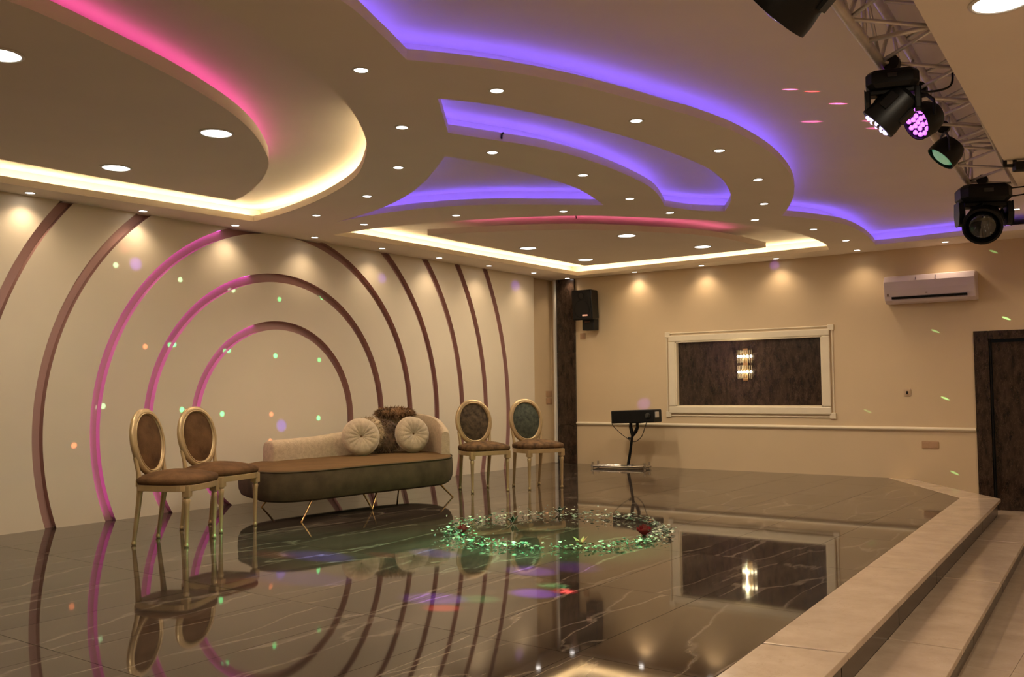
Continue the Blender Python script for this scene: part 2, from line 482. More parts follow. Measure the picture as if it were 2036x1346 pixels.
for R_ in RO:        # painted bottoms of the grooves, on the base wall
    mb = MB(); N = 180; pr_ = None
    for i in range(N + 1):
        a = 2 * pi * i / N
        p0 = (YC + (R_ - GW - 0.004) * math.cos(a), ZC + (R_ - GW - 0.004) * math.sin(a)); p1 = (YC + (R_ + 0.004) * math.cos(a), ZC + (R_ + 0.004) * math.sin(a))
        if pr_:
            c = clip_convex([pr_[0], pr_[1], p1, p0], [(YB, 0.0), (YE, 0.0), (YE, HS), (YB, HS)])
            if len(c) >= 3: mb.add([(-DEP + 0.002, p[0], p[1]) for p in c] , [tuple(range(len(c)))])
        pr_ = (p0, p1)
    mb.build('groove_back', 'groove', wl, weld=True)
for R_, a0, a1 in ((RO[0], 106, 222), (RO[1], 103, 210), (RO[2], 95, 204)):     # light strips in the near side of three grooves
    mb = MB()
    n = int((a1 - a0) / 3)
    vs = []
    for i in range(n + 1):
        a = math.radians(a0 + (a1 - a0) * i / n); r = R_ - 0.003
        yy, zz = YC + r * math.cos(a), ZC + r * math.sin(a)
        if zz < 0.005 or zz > HS - 0.004: continue
        vs += [(-DEP + 0.012, yy, zz), (-DEP + 0.026, yy, zz)]
    mb.add(vs, [(2 * i, 2 * i + 2, 2 * i + 3, 2 * i + 1) for i in range(len(vs) // 2 - 1)])
    mb.build('led_strip', 'groove_led', wl)
# ---- back wall, pillar, trims
NX0, NX1, NZ0, NZ1 = 1.90, 3.87, 0.83, 1.70           # opening of the framed marble panel
DX = 5.565
mb = MB()
mb.bounds(-0.26, NX0, 0, 0.25, FL, HU + 0.1).bounds(NX1, DX, 0, 0.25, FL, HU + 0.1)
mb.bounds(NX0, NX1, 0, 0.25, FL, NZ0).bounds(NX0, NX1, 0, 0.25, NZ1, HU + 0.1)
mb.bounds(DX, XR, 0, 0.25, 1.68, HU + 0.1).bounds(7.6, XR, 0, 0.25, FL, 1.68)
wb = mb.build('wall_back', 'wall_b')
struct(wb, 'tan painted back wall behind the stage')
for i, (z0, z1) in enumerate(((0.001, 0.55), (0.553, 1.60), (1.603, HS - 0.002))):
    MB().bounds(0.0, 0.312, -0.035, -0.001, z0, z1).build('marble_slab', 'dkmarble', wb, bevel=0.002)
t = MB().bounds(-0.035, -0.002, -0.075, -0.005, 0.001, HS - 0.002).build('trim_1', 'white', bevel=0.004)
struct(t, 'white vertical corner strip beside the dark marble pillar')
prof = [(0, -0.03), (-0.016, -0.028), (-0.022, -0.015), (-0.030, -0.008), (-0.030, 0.008), (-0.022, 0.015), (-0.016, 0.028), (0, 0.03)]
mb = MB(); n = len(prof); zc = 0.579
mb.add([(x, a - 0.001, zc + b * 0.75) for x in (0.315, DX - 0.004) for a, b in prof], [(i, i + 1, n + i + 1, n + i) for i in range(n - 1)] + [tuple(reversed(range(n))), tuple(range(n, 2 * n))])
struct(mb.build('trim_2', 'frame'), 'long cream chair rail across the back wall')
wr = MB().bounds(XR, XR + 0.2, YB, 0.25, FL - 0.1, HU + 0.1).build('wall_right', 'wall_b'); struct(wr, 'tan wall of the hall')
wf = MB().bounds(-0.26, XR + 0.2, YB - 0.2, YB, FL - 0.1, HU + 0.1).build('wall_front', 'wall_b'); struct(wf, 'tan wall behind the camera')
# ---- framed marble panel (window_1)
wn = struct(MB().bounds(NX0 - 0.0, NX1 + 0.0, 0.05, 0.09, NZ0, NZ1).build('window_1', 'dkmarble'), 'dark marble panel in a wide cream frame on the back wall')
OX0, OX1, OZ0, OZ1 = 1.80, 3.97, 0.735, 1.785
for nm, b in (('frame_rail', (OX0, OX1, NZ1, OZ1)), ('frame_rail', (OX0, OX1, OZ0, NZ0)), ('frame_stile', (OX0, NX0, NZ0, NZ1)), ('frame_stile', (NX1, OX1, NZ0, NZ1))):
    MB().bounds(b[0], b[1], -0.032, -0.001, b[2], b[3]).build(nm, 'frame', wn, bevel=0.012)
for b in ((NX0, NX1, NZ1 - 0.014, NZ1), (NX0, NX1, NZ0, NZ0 + 0.014), (NX0, NX0 + 0.014, NZ0, NZ1), (NX1 - 0.014, NX1, NZ0, NZ1)):
    MB().bounds(b[0], b[1], -0.018, 0.05, b[2], b[3]).build('inner_bead', 'frame', wn)
for p in (((OX0 - .03, OZ0 - .03), (OX1 + .03, OZ0 - .03)), ((OX0 - .03, OZ1 + .03), (OX1 + .03, OZ1 + .03)), ((OX0 - .03, OZ0 - .03), (OX0 - .03, OZ1 + .03)), ((OX1 + .03, OZ0 - .03), (OX1 + .03, OZ1 + .03))):
    a, b = p
    MB().tube([(a[0], -0.008, a[1]), (b[0], -0.008, b[1])], 0.009, 6).build('outer_moulding', 'frame', wn)
for cx in (OX0 - .015, OX1 + .015):
    for cz in (OZ0 - .015, OZ1 + .015):
        MB().box((cx, -0.012, cz), (0.075, 0.02, 0.075)).build('corner_block', 'frame', wn, bevel=0.006)
# ---- dark marble door at the right
dr = struct(MB().bounds(5.74, 7.30, 0.04, 0.09, FL, 1.55).build('door_1', 'dkmarble'), 'dark marble clad doorway at the right end of the back wall')
MB().bounds(DX, 5.715, -0.02, 0.09, FL, 1.68).build('jamb', 'dkmarble', dr, bevel=0.004)
MB().bounds(7.40, 7.60, -0.02, 0.09, FL, 1.68).build('jamb', 'dkmarble', dr, bevel=0.004)
MB().bounds(5.718, 7.398, -0.02, 0.09, 1.585, 1.68).build('lintel', 'dkmarble', dr, bevel=0.004)
MB().bounds(5.72, 5.735, 0.0, 0.05, FL, 1.58).build('reveal_strip', 'black', dr)

# ---- ceilings
CUSP = [(6.02, -0.62), (5.687, -0.60), (5.104, -0.535), (4.673, -0.532), (4.727, -0.848), (4.804, -1.57), (4.789, -2.22), (4.599, -2.759), (4.475, -2.992), (4.67, -3.365), (4.904, -3.894), (5.069, -4.388), (5.188, -4.91), (5.258, -5.463), (5.259, -6.05), (5.195, -6.494), (5.156, -6.638), (5.05, -7.071), (4.932, -7.453), (4.795, -7.759), (4.642, -8.015), (4.507, -8.198), (4.646, -8.538), (4.77, -8.92), (4.80, -9.60), (4.73, -10.35), (4.67, -10.65)]
c3 = spline(CUSP, (0, 3, 8, 21, 26), closed=False, sub=4)
C1 = spline([(4.234, -7.65), (3.84, -7.093), (3.953, -6.811), (4.106, -6.398), (4.165, -5.896), (4.146, -5.322), (4.057, -4.751), (3.825, -4.107), (3.935, -3.787), (4.145, -3.547), (4.381, -3.97), (4.561, -4.444), (4.678, -4.898), (4.729, -5.343), (4.704, -6.015), (4.63, -6.559), (4.524, -7.019), (4.393, -7.389)], (0, 1, 7, 9))
C2 = spline([(0.983, -5.37), (1.619, -5.429), (2.212, -5.341), (2.667, -5.131), (3.047, -4.823), (3.429, -4.486), (3.600, -5.156), (3.62, -5.69), (3.555, -6.294), (3.446, -6.654), (2.881, -6.202), (2.346, -5.849), (1.705, -5.56)], (0, 5, 9))
HA = spline([(4.24, -10.0), (4.29, -9.60), (4.278, -9.244), (4.265, -9.062), (4.206, -8.817), (4.082, -8.492), (3.844, -8.02), (3.62, -7.661), (3.309, -7.272), (2.994, -6.966), (2.564, -6.625), (2.098, -6.371), (1.532, -6.14), (0.95, -5.973), (0.452, -5.89), (0.372, -7.133), (0.31, -8.118), (0.30, -10.75), (4.13, -10.75)], (14, 17, 18))
HBO = spline([(0.465, -4.894), (0.736, -4.909), (1.038, -4.902), (1.644, -4.794), (2.428, -4.528), (3.025, -4.173), (3.488, -3.664), (3.845, -3.203), (4.078, -2.619), (4.198, -2.216), (4.25, -1.81), (4.263, -1.369), (4.239, -0.927), (4.135, -0.464), (2.498, -0.365), (0.53, -0.30), (0.52, -1.387), (0.505, -2.459), (0.50, -4.219)], (0, 13, 15))
PA = spline([(3.60, -10.2), (3.69, -9.95), (3.692, -9.692), (3.648, -9.46), (3.532, -9.088), (3.42, -8.766), (3.275, -8.441), (3.107, -8.13), (2.89, -7.824), (2.619, -7.519), (2.352, -7.267), (1.953, -6.994), (1.433, -6.723), (1.113, -6.615), (1.06, -7.35), (1.026, -8.463), (1.02, -10.2)], (13, 16, 0))
PBO = spline([(1.197, -4.269), (1.641, -4.101), (2.328, -3.754), (2.765, -3.394), (3.200, -2.801), (3.375, -2.50), (3.53, -1.999), (3.623, -1.147), (2.809, -1.09), (1.169, -1.13), (1.180, -2.279), (1.17, -2.817)], (0, 7, 9))
def beam_x(y): return 6.767 - 0.043 * (y + 8.064)
ceil = MB().bounds(-0.12, XR, YB, 0.0, HU, HU + 0.1).build('ceiling', 'ceil')
struct(ceil, 'stepped plaster ceiling with curved light coves')
outer = [(-0.058, YB + 0.001), (-0.058, -0.619), (-0.119, -0.619), (-0.119, -0.001), (beam_x(0) - .002, -0.001), (beam_x(-.62) - .002, -0.62)] + c3 + [(beam_x(-10.65) - .002, -10.65), (beam_x(YB) - .002, YB + 0.001)]
MB().prism(outer, HS, HS + 0.055, [C1, C2, HA, HBO]).build('soffit', 'ceil', ceil)
MB().prism(PA, HS, HS + 0.075).build('hanging_panel', 'ceil', ceil)
MB().prism(PBO, HS, HS + 0.06).build('hanging_panel', 'ceil', ceil)
for q in ([(2.2, -8.6), (2.6, -8.0)], [(2.0, -2.6), (2.6, -2.2)]):      # hangers above the panels
    for p in q: MB().bounds(p[0] - .03, p[0] + .03, p[1] - .03, p[1] + .03, HS + 0.06, HU).build('hanger', 'ceil', ceil)
def ribbon(path, z0, z1, closed):
    n = len(path)
    return MB().add([(p[0], p[1], z) for z in (z0, z1) for p in path], [(i, (i + 1) % n, n + (i + 1) % n, n + i) for i in range(n if closed else n - 1)])
def outward(poly, d):
    return offset(poly, -d if area2(poly) > 0 else d)
for h in (C1, C2, HA, HBO): ribbon(outward(h, 0.21), HS + 0.05, HU, True).build('cove_back', 'ceil', ceil)
ribbon(offset(c3, -0.21, False), HS + 0.05, HU, False).build('cove_back', 'ceil', ceil)
def led(path, mt, d, closed=False, z=HS + 0.055):
    p = offset(path, d, closed)
    pts = [(q[0], q[1], z + 0.006) for q in p]
    return MB().tube(pts, 0.005, 6, closed).build('led_strip', mt, ceil)
def part_of(poly, test):
    """longest cyclic run of points passing the test"""
    n = len(poly); best = []
    for s in range(n):
        if test(poly[s]) and not test(poly[s - 1]):
            run = []
            k = s
            while test(poly[k % n]) and len(run) < n: run.append(poly[k % n]); k += 1
            if len(run) > len(best): best = run
    return best or list(poly)
IN = 0.12
sg = lambda poly: -1 if area2(poly) > 0 else 1
led(C1, 'blue_led', sg(C1) * IN, True)
led(part_of(C2, lambda p: not (p[0] > 3.3 and p[1] < -5.0)), 'blue_led', sg(C2) * IN)
led(c3, 'blue_led', -IN)
led(part_of(HA, lambda p: p[0] < 3.45 and p[1] > -10.6), 'warm_led', sg(HA) * IN)
led(part_of(HBO, lambda p: p[1] > -0.75 and p[0] < 4.2 or p[0] < 0.6), 'warm_led', sg(HBO) * IN)
led(part_of(PA, lambda p: p[0] > 2.2 or (p[0] > 1.9 and p[1] > -7.2)), 'pink_led', -sg(PA) * 0.09, z=HS + 0.075)
led(part_of(PBO, lambda p: p[1] < -1.7 and p[0] > 1.4), 'pink_led2', -sg(PBO) * 0.13, z=HS + 0.06)
# bulkhead over the hall
MB().prism([(beam_x(-0.002), -0.002), (beam_x(YB), YB), (XR, YB), (XR, -0.002)], HB, HU).build('bulkhead', 'ceil', ceil)

# ================================================================== LAMPS
ORD = ['first', 'second', 'third', 'fourth', 'fifth', 'sixth', 'seventh', 'eighth', 'ninth', 'tenth', 'eleventh']
ring_me = lens_me = None
def downlight(x, y, z, label, group, power=None, r=0.034):
    global ring_me, lens_me
    t = thing('downlight', label, 'downlight', (x, y, z), 0, group)
    if ring_me is None:
        o = MB().lathe([(r, -0.001), (r + 0.002, -0.004), (r + 0.012, -0.003), (r + 0.013, -0.0005), (r, -0.0005)], 20).build('trim_ring', 'white', t, smooth=True); ring_me = o.data
        o = MB().lathe([(0.0001, -0.0035), (r * 0.6, -0.003), (r, -0.0015)], 20).build('lens', 'spot_e', t, smooth=True); lens_me = o.data
    else:
        for nm, me in (('trim_ring', ring_me), ('lens', lens_me)):
            o = bpy.data.objects.new(nm, me); COL.objects.link(o); o.parent = t
    light('spot_light', 'SPOT', (x, y, z - 0.02), SPOT_W if power is None else power, WARM, t, (x, y, 0), 125, 1.0, 0.035)
    return t
for i, (x, y) in enumerate([(0.12, -7.807), (0.125, -6.822), (0.157, -5.87), (0.20, -4.905), (0.20, -3.905), (0.21, -2.929), (0.22, -1.95), (0.24, -0.957)]):
    downlight(x, y, HS, 'small round downlight above the arched wall, %s of its row from the left' % ORD[i], 'downlights along the arched wall', WALL_W)
downlight(0.24, -0.10, HS, 'small round downlight in the corner above the dark marble pillar', 'downlights along the arched wall', 8)
for i, (x, y) in enumerate([(1.356, -0.12), (2.366, -0.15), (3.378, -0.16), (4.388, -0.23), (5.351, -0.23)]):
    downlight(x, y, HS, 'small round downlight above the tan back wall, %s from the corner pillar' % ORD[i], 'downlights along the back wall', WALL_W)
for x, y, lab in [
    (4.232, -8.232, 'small ceiling downlight left of the corner of the large blue cove'),
    (4.572, -7.562, 'small ceiling downlight between the blue coves, nearest the crescent tip'),
    (4.891, -6.602, 'small ceiling downlight between the blue coves, second along the band'),
    (4.998, -5.634, 'small ceiling downlight between the blue coves, third along the band'),
    (4.872, -4.612, 'small ceiling downlight right of the rounded end of the blue crescent'),
    (4.557, -3.66, 'small ceiling downlight inside the right tip of the large blue cove'),
    (3.699, -7.359, 'small ceiling downlight left of the blunt end of the blue crescent'),
    (3.765, -6.54, 'small ceiling downlight just under the blue crescent near its blunt end'),
    (3.892, -5.588, 'small ceiling downlight between the crescent and the leaf shaped blue cove'),
    (3.742, -4.594, 'small ceiling downlight under the middle right of the blue crescent'),
    (3.721, -3.798, 'small ceiling downlight below the right end of the blue crescent'),
    (4.197, -2.95, 'small ceiling downlight above the right end of the pink oval cove'),
    (4.46, -2.04, 'small ceiling downlight right of the pink oval cove, upper of two'),
    (4.506, -1.077, 'small ceiling downlight right of the pink oval cove, lower of two'),
    (2.978, -6.618, 'small ceiling downlight right of the round bright edge of the left cove'),
    (2.099, -6.048, 'small ceiling downlight below the round bright edge of the left cove'),
    (1.144, -5.736, 'small ceiling downlight right of the pointed corner of the left cove'),
    (1.145, -5.131, 'small ceiling downlight above the left tip of the far warm cove'),
    (2.128, -4.935, 'small ceiling downlight under the leaf shaped blue cove, left of two'),
    (3.0, -4.477, 'small ceiling downlight under the leaf shaped blue cove, right of two')]:
    downlight(x, y, HS, lab, 'downlights in the middle of the stepped ceiling')
downlight(6.16, -0.98, HU, 'small ceiling downlight at the right edge beyond the lighting truss', 'downlights in the middle of the stepped ceiling')
disc_me = rim_me = None
def big_lamp(x, y, z, label, group, power, r=0.09):
    global disc_me, rim_me
    t = thing('ceiling_lamp', label, 'ceiling lamp', (x, y, z), 0, group)
    if disc_me is None:
        o = MB().lathe([(0.0001, -0.006), (r * 0.7, -0.006), (r, -0.004)], 32).build('diffuser', 'big_e', t, smooth=True); disc_me = o.data
        o = MB().lathe([(r, -0.002), (r + 0.003, -0.008), (r + 0.014, -0.006), (r + 0.016, -0.0005), (r, -0.0005)], 32).build('rim', 'white', t, smooth=True); rim_me = o.data
    else:
        for nm, me in (('diffuser', disc_me), ('rim', rim_me)):
            o = bpy.data.objects.new(nm, me); COL.objects.link(o); o.parent = t
    light('lamp_light', 'AREA', (x, y, z - 0.012), power, (1.0, 0.84, 0.62), t, (x, y, 0), size=r * 2)
    return t
for x, y, lab in [(2.721, -7.971, 'large round ceiling lamp near the rounded end of the left hanging panel'),
                  (1.422, -7.854, 'large round ceiling lamp in the left hanging panel beside the arched wall'),
                  (3.052, -9.414, 'large round ceiling lamp cut by the left edge of the picture'),
                  (1.491, -2.878, 'large round ceiling lamp in the far panel, leftmost of four'),
                  (2.791, -2.931, 'large round ceiling lamp in the far panel, nearest the pink glow'),
                  (3.086, -1.694, 'large round ceiling lamp in the far panel, rightmost of four'),
                  (1.49, -1.635, 'large round ceiling lamp in the far panel, nearest the corner')]:
    big_lamp(x, y, HS, lab, 'large lamps in the hanging panels', BIG_W)
big_lamp(7.013, -7.86, HB, 'round ceiling lamp in the bulkhead at the top right corner', 'lamps of the hall ceiling', HALL_W)
for x, y, lab in ((8.6, -2.5, 'nearest the doorway'), (8.6, -5.5, 'beside the middle of the truss'), (8.6, -8.6, 'right of the picture corner'), (7.3, -10.4, 'just above the viewpoint'), (8.9, -11.6, 'behind the viewpoint on the right'), (7.3, -12.6, 'behind the viewpoint')):  # unseen lamps, added to raise the overall brightness
    big_lamp(x, y, HB, 'unseen hall ceiling lamp added for brightness, ' + lab, 'unseen lamps added to brighten the room', HALL_W)

# ================================================================== SEATING
def oval(a, b, n=40, ex=2.0):
    return [(a * math.copysign(abs(math.cos(t)) ** (2 / ex), math.cos(t)), b * math.copysign(abs(math.sin(t)) ** (2 / ex), math.sin(t))) for t in (2 * pi * i / n for i in range(n))]
def dome(mb, outline, z0, z1, crown, rings=5, mi=0):
    """cushion: outline at z0, bulging side, crowned top"""
    n = len(outline); cx = sum(p[0] for p in outline) / n; cy = sum(p[1] for p in outline) / n
    L = [(0.985, z0), (1.015, z0 + (z1 - z0) * 0.35), (1.01, z0 + (z1 - z0) * 0.75), (0.96, z1)]
    for k in range(1, rings):
        s = 0.96 * (1 - k / rings); L.append((s, z1 + crown * (1 - (s / 0.96) ** 2)))
    vs = []
    for s, z in L: vs += [(cx + (p[0] - cx) * s, cy + (p[1] - cy) * s, z) for p in outline]
    fs = [(i * n + k, i * n + (k + 1) % n, (i + 1) * n + (k + 1) % n, (i + 1) * n + k) for i in range(len(L) - 1) for k in range(n)]
    vs.append((cx, cy, z1 + crown)); m_ = len(L) - 1
    fs += [(m_ * n + k, m_ * n + (k + 1) % n, len(vs) - 1) for k in range(n)]
    fs.append(tuple(reversed(range(n))))
    return mb.add(vs, fs, mi)
def make_chair(label, loc, rz, back_mat, seat_mat):
    t = thing('oval_back_chair', label, 'chair', loc, rz, 'oval back chairs on the stage')
    # seat: x forward
    ol = []
    for (x, y) in oval(0.245, 0.262, 44, 4.2):
        ol.append((x, y * (1.0 if x > 0 else 1.0 + x * 0.75)))
    MB().prism([(x * 0.985, y * 0.985) for x, y in ol], 0.392, 0.435).build('seat_rail', 'gold', t, bevel=0.008)
    dome(MB(), [(x * 0.99, y * 0.99) for x, y in ol], 0.436, 0.488, 0.046).build('seat_cushion', seat_mat, t, smooth=True)
    for s in (-1, 1):
        # front leg: turned, tapered, on a ball foot
        T = Matrix.Translation((0.19, s * 0.205, 0))
        MB().box((0.19, s * 0.205, 0.392), (0.052, 0.052, 0.075)).lathe([(0.012, 0.0), (0.017, 0.006), (0.018, 0.016), (0.013, 0.026), (0.012, 0.034), (0.020, 0.30), (0.024, 0.33), (0.018, 0.340), (0.025, 0.352), (0.025, 0.358)], 14, T).build('leg', 'gold', t, smooth='auto')
        # rear leg: raked, with block at the seat
        path = [(-0.235, s * 0.165, 0.034), (-0.222, s * 0.165, 0.14), (-0.203, s * 0.168, 0.28), (-0.190, s * 0.170, 0.40)]
        MB().tube(path, [0.013, 0.016, 0.019, 0.022], 10).lathe([(0.012, 0.0), (0.017, 0.006), (0.018, 0.016), (0.013, 0.028), (0.013, 0.036)], 12, Matrix.Translation((-0.237, s * 0.165, 0))).build('leg', 'gold', t, smooth='auto')
        # upright from the seat to the oval
        path = [(-0.190, s * 0.170, 0.38), (-0.192, s * 0.172, 0.45), (-0.203, s * 0.176, 0.53), (-0.222, s * 0.188, 0.63)]
        MB().tube(path, [0.023, 0.021, 0.016, 0.014], 10).box((-0.190, s * 0.170, 0.445), (0.045, 0.042, 0.05)).build('back_upright', 'gold', t, smooth='auto')
    # oval back, tilted
    tilt = Matrix.Translation((-0.232, 0, 0.727)) @ Matrix.Rotation(math.radians(-9), 4, 'Y')
    A, B = 0.212, 0.245
    ov = oval(A - 0.02, B - 0.02, 48, 2.15)
    path = [tilt @ Vector((0, p[0] * (1 - 0.10 * (p[1] < 0) * abs(p[1]) / B), p[1])) for p in ov]
    MB().tube(path, 0.027, 10, True, up=(1, 0, 0), sx=0.85, sy=1.0).build('back_frame', 'gold', t, smooth=True)
    path2 = [tilt @ Vector((0.020, p[0] * 0.94 * (1 - 0.10 * (p[1] < 0) * abs(p[1]) / B), p[1] * 0.945)) for p in ov]
    MB().tube(path2, 0.006, 6, True).build('frame_bead', 'gold', t, smooth=True)
    mb = MB()
    for sx, d in ((1, 0.026), (-1, 0.018)):
        vs = []; R = (1.0, 0.8, 0.55, 0.28)
        for q in R:
            for p in ov:
                vs.append(tilt @ Vector((sx * (0.008 + d * (1 - q * q)), p[0] * 0.90 * q * (1 - 0.10 * (p[1] < 0) * abs(p[1]) / B), p[1] * 0.905 * q)))
        n = len(ov); vs.append(tilt @ Vector((sx * (0.008 + d), 0, 0)))
        fs = [(i * n + k, i * n + (k + 1) % n, (i + 1) * n + (k + 1) % n, (i + 1) * n + k) for i in range(3) for k in range(n)] + [(3 * n + k, 3 * n + (k + 1) % n, 4 * n) for k in range(n)]
        if sx < 0: fs = [tuple(reversed(f)) for f in fs]
        mb.add(vs, fs)
    mb.build('back_pad', back_mat, t, smooth=True)
    return t
make_chair('gold framed chair with plain brown oval back, leftmost on the stage', (1.470, -7.375, 0), math.radians(27), 'velvet', 'velvet')
make_chair('gold framed chair with brown velvet back, between leftmost chair and chaise', (1.150, -6.765, 0), math.radians(13), 'velvet', 'velvet')
make_chair('pale gold chair with dark patterned back, right beside the chaise', (1.312, -3.52, 0), math.radians(-28), 'damask', 'damask_seat')
make_chair('pale gold chair with greenish patterned back, nearest the marble pillar', (1.630, -2.955, 0), math.radians(-25), 'damask_green', 'damask_seat')

# ---- chaise longue
ZS = 0.42
OUT = spline([(0.86, -6.24), (1.10, -6.33), (1.34, -6.26), (1.455, -5.95), (1.485, -5.35), (1.555, -4.80), (1.555, -4.42), (1.42, -4.17), (1.28, -4.00), (1.08, -3.83), (0.80, -3.72), (0.52, -3.80), (0.35, -4.10), (0.28, -4.60), (0.24, -5.20), (0.26, -5.70), (0.50, -6.08)], (), sub=5)
cx0, cy0 = 0.9, -5.0
def scaled(poly, d): return offset(poly, d if area2(poly) > 0 else -d)
sofa = thing('chaise_longue', 'curved brown velvet chaise longue with beige backrest and thin brass legs', 'sofa', (cx0, cy0, 0))
loc_ = lambda P: [(x - cx0, y - cy0) for x, y in P]
mb = MB(); rings = []
for d, z in ((0.13, 0.150), (0.055, 0.152), (0.02, 0.170), (0.0, 0.215), (-0.006, 0.30), (0.0, 0.385), (0.010, 0.412)):
    rings.append((loc_(scaled(OUT, d)), z))
n = len(OUT); vs = []
for P, z in rings: vs += [(p[0], p[1], z) for p in P]
mb.add(vs, [(i * n + k, i * n + (k + 1) % n, (i + 1) * n + (k + 1) % n, (i + 1) * n + k) for i in range(len(rings) - 1) for k in range(n)])
mb.prism(loc_(scaled(OUT, 0.12)), 0.149, 0.151)
mb.build('base', 'sofa_side', sofa, smooth='auto')
mb = MB(); P0 = loc_(scaled(OUT, 0.012)); vs = []
for s, z in ((1.0, 0.405), (0.995, 0.418), (0.96, 0.424), (0.8, 0.430), (0.5, 0.434), (0.2, 0.436)):
    vs += [(p[0] * s, p[1] * s, z) for p in P0]
vs.append((0, 0, 0.436))
mb.add(vs, [(i * n + k, i * n + (k + 1) % n, (i + 1) * n + (k + 1) % n, (i + 1) * n + k) for i in range(5) for k in range(n)] + [(5 * n + k, 5 * n + (k + 1) % n, 6 * n) for k in range(n)])
mb.build('seat', 'sofa_seat', sofa, smooth=True)
MB().tube([(p[0], p[1], 0.410) for p in loc_(scaled(OUT, 0.004))], 0.006, 6, True).build('piping', 'sofa_side', sofa, smooth=True)
# backrest: rounded shell sweeping up towards the right and round the end
bp_ = spline([(0.40, -5.67, 0.20), (0.40, -5.62, 0.205), (0.405, -5.45, 0.21), (0.42, -5.00, 0.225), (0.43, -4.60, 0.27), (0.455, -4.25, 0.36), (0.54, -3.97, 0.41), (0.72, -3.84, 0.41), (0.95, -3.87, 0.37), (1.15, -3.99, 0.30), (1.29, -4.11, 0.255)], (), closed=False, sub=5)
mb = MB(); vs = []; K = 14
for i, (x, y, h) in enumerate(bp_):
    a = bp_[max(0, i - 1)]; b = bp_[min(len(bp_) - 1, i + 1)]
    tx, ty = b[0] - a[0], b[1] - a[1]; l = math.hypot(tx, ty); nx, ny = -ty / l, tx / l
    u_ = i / (len(bp_) - 1)
    th = 0.085 - 0.035 * min(1, max(0, (u_ - 0.35) / 0.3))
    e = min(1.0, (0.45, 0.78, 0.93, 0.99)[i] if i < 4 else 1.0, 0.86 + (len(bp_) - 1 - i) * 0.07)
    prof = [(-1, 0.0), (-1, 0.5), (-0.96, 0.75), (-0.8, 0.90), (-0.45, 0.98), (0, 1.0), (0.45, 0.98), (0.8, 0.90), (0.96, 0.75), (1, 0.5), (1, 0.0)]
    for p, q in prof: vs.append((x - cx0 + nx * p * th * e, y - cy0 + ny * p * th * e, 0.418 + q * h * (0.5 + 0.5 * e)))
k = 11
fs = [(i * k + j, (i + 1) * k + j, (i + 1) * k + j + 1, i * k + j + 1) for i in range(len(bp_) - 1) for j in range(k - 1)]
fs += [tuple(range(k)), tuple(reversed(range((len(bp_) - 1) * k, len(bp_) * k)))]
mb.add(vs, fs).build('backrest', 'sofa_back', sofa, smooth='auto')
for (x0, y0, x1, y1) in ((1.40, -6.02, 1.47, -6.19), (1.36, -4.30, 1.42, -4.16), (0.42, -5.60, 0.38, -5.72), (0.55, -4.05, 0.48, -3.95)):
    MB().tube([(x0 - cx0, y0 - cy0, 0.155), ((x0 * .6 + x1 * .4) - cx0, (y0 * .6 + y1 * .4) - cy0, 0.09), (x1 - cx0, y1 - cy0, 0.004)], [0.010, 0.009, 0.007], 10).lathe([(0.011, 0), (0.011, 0.006)], 10, Matrix.Translation((x1 - cx0, y1 - cy0, 0))).build('leg', 'brass', sofa, smooth='auto')
MB().tube([(1.41 - cx0, -5.41 - cy0, 0.155), (1.435 - cx0, -5.325 - cy0, 0.008), (1.41 - cx0, -5.24 - cy0, 0.155)], 0.009, 10).build('leg', 'brass', sofa, smooth='auto')

# ---- cushions
def round_cushion(label, c, d, r, th):
    t = thing('round_cushion', label, 'cushion', c, 0, 'round pleated cushions on the chaise')
    Bm = basis(d)
    mb = MB(); S = 48; vs = []
    prof = [(0.012, -0.40), (0.16, -0.72), (0.5, -0.98), (0.8, -0.92), (0.95, -0.6), (1.0, -0.2), (1.0, 0.2), (0.95, 0.6), (0.8, 0.92), (0.5, 0.98), (0.16, 0.72), (0.012, 0.40)]
    for q, z in prof:
        for i in range(S):
            a = 2 * pi * i / S
            pl = 1 + 0.035 * math.cos(a * 16) * (1 - q) * (1 if abs(z) > .3 else 0)
            vs.append(Bm @ Vector((q * r * math.cos(a), q * r * math.sin(a), z * th * pl * (1 + 0.10 * math.cos(a * 16) * (1 - abs(q - 0.5))))))
    n = len(prof)
    mb.add(vs, [(i * S + k, i * S + (k + 1) % S, (i + 1) * S + (k + 1) % S, (i + 1) * S + k) for i in range(n - 1) for k in range(S)] + [tuple(reversed(range(S))), tuple((n - 1) * S + k for k in range(S))])
    cu = mb.build('cover', 'cushion', t, smooth=True)
    for s in (-1, 1):
        MB().lathe([(0.0001, -0.006), (0.010, -0.004), (0.013, 0.0), (0.010, 0.005), (0.0001, 0.007)], 14, Bm @ Matrix.Translation((0, 0, s * th * 0.46))).build('button', 'velvet', cu, smooth=True)
    ringp = [Bm @ Vector((r * 1.0 * math.cos(2 * pi * i / 40), r * 1.0 * math.sin(2 * pi * i / 40), 0)) for i in range(40)]
    MB().tube(ringp, 0.005, 6, True).build('piping', 'cushion', cu, smooth=True)
    return t
round_cushion('round pleated beige cushion with a centre button, left of two on the chaise', (0.74, -4.78, 0.622), (0.80, -0.56, 0.20), 0.188, 0.075)
round_cushion('round pleated beige cushion with a centre button, right of two on the chaise', (0.87, -4.16, 0.622), (0.92, -0.36, 0.22), 0.188, 0.075)
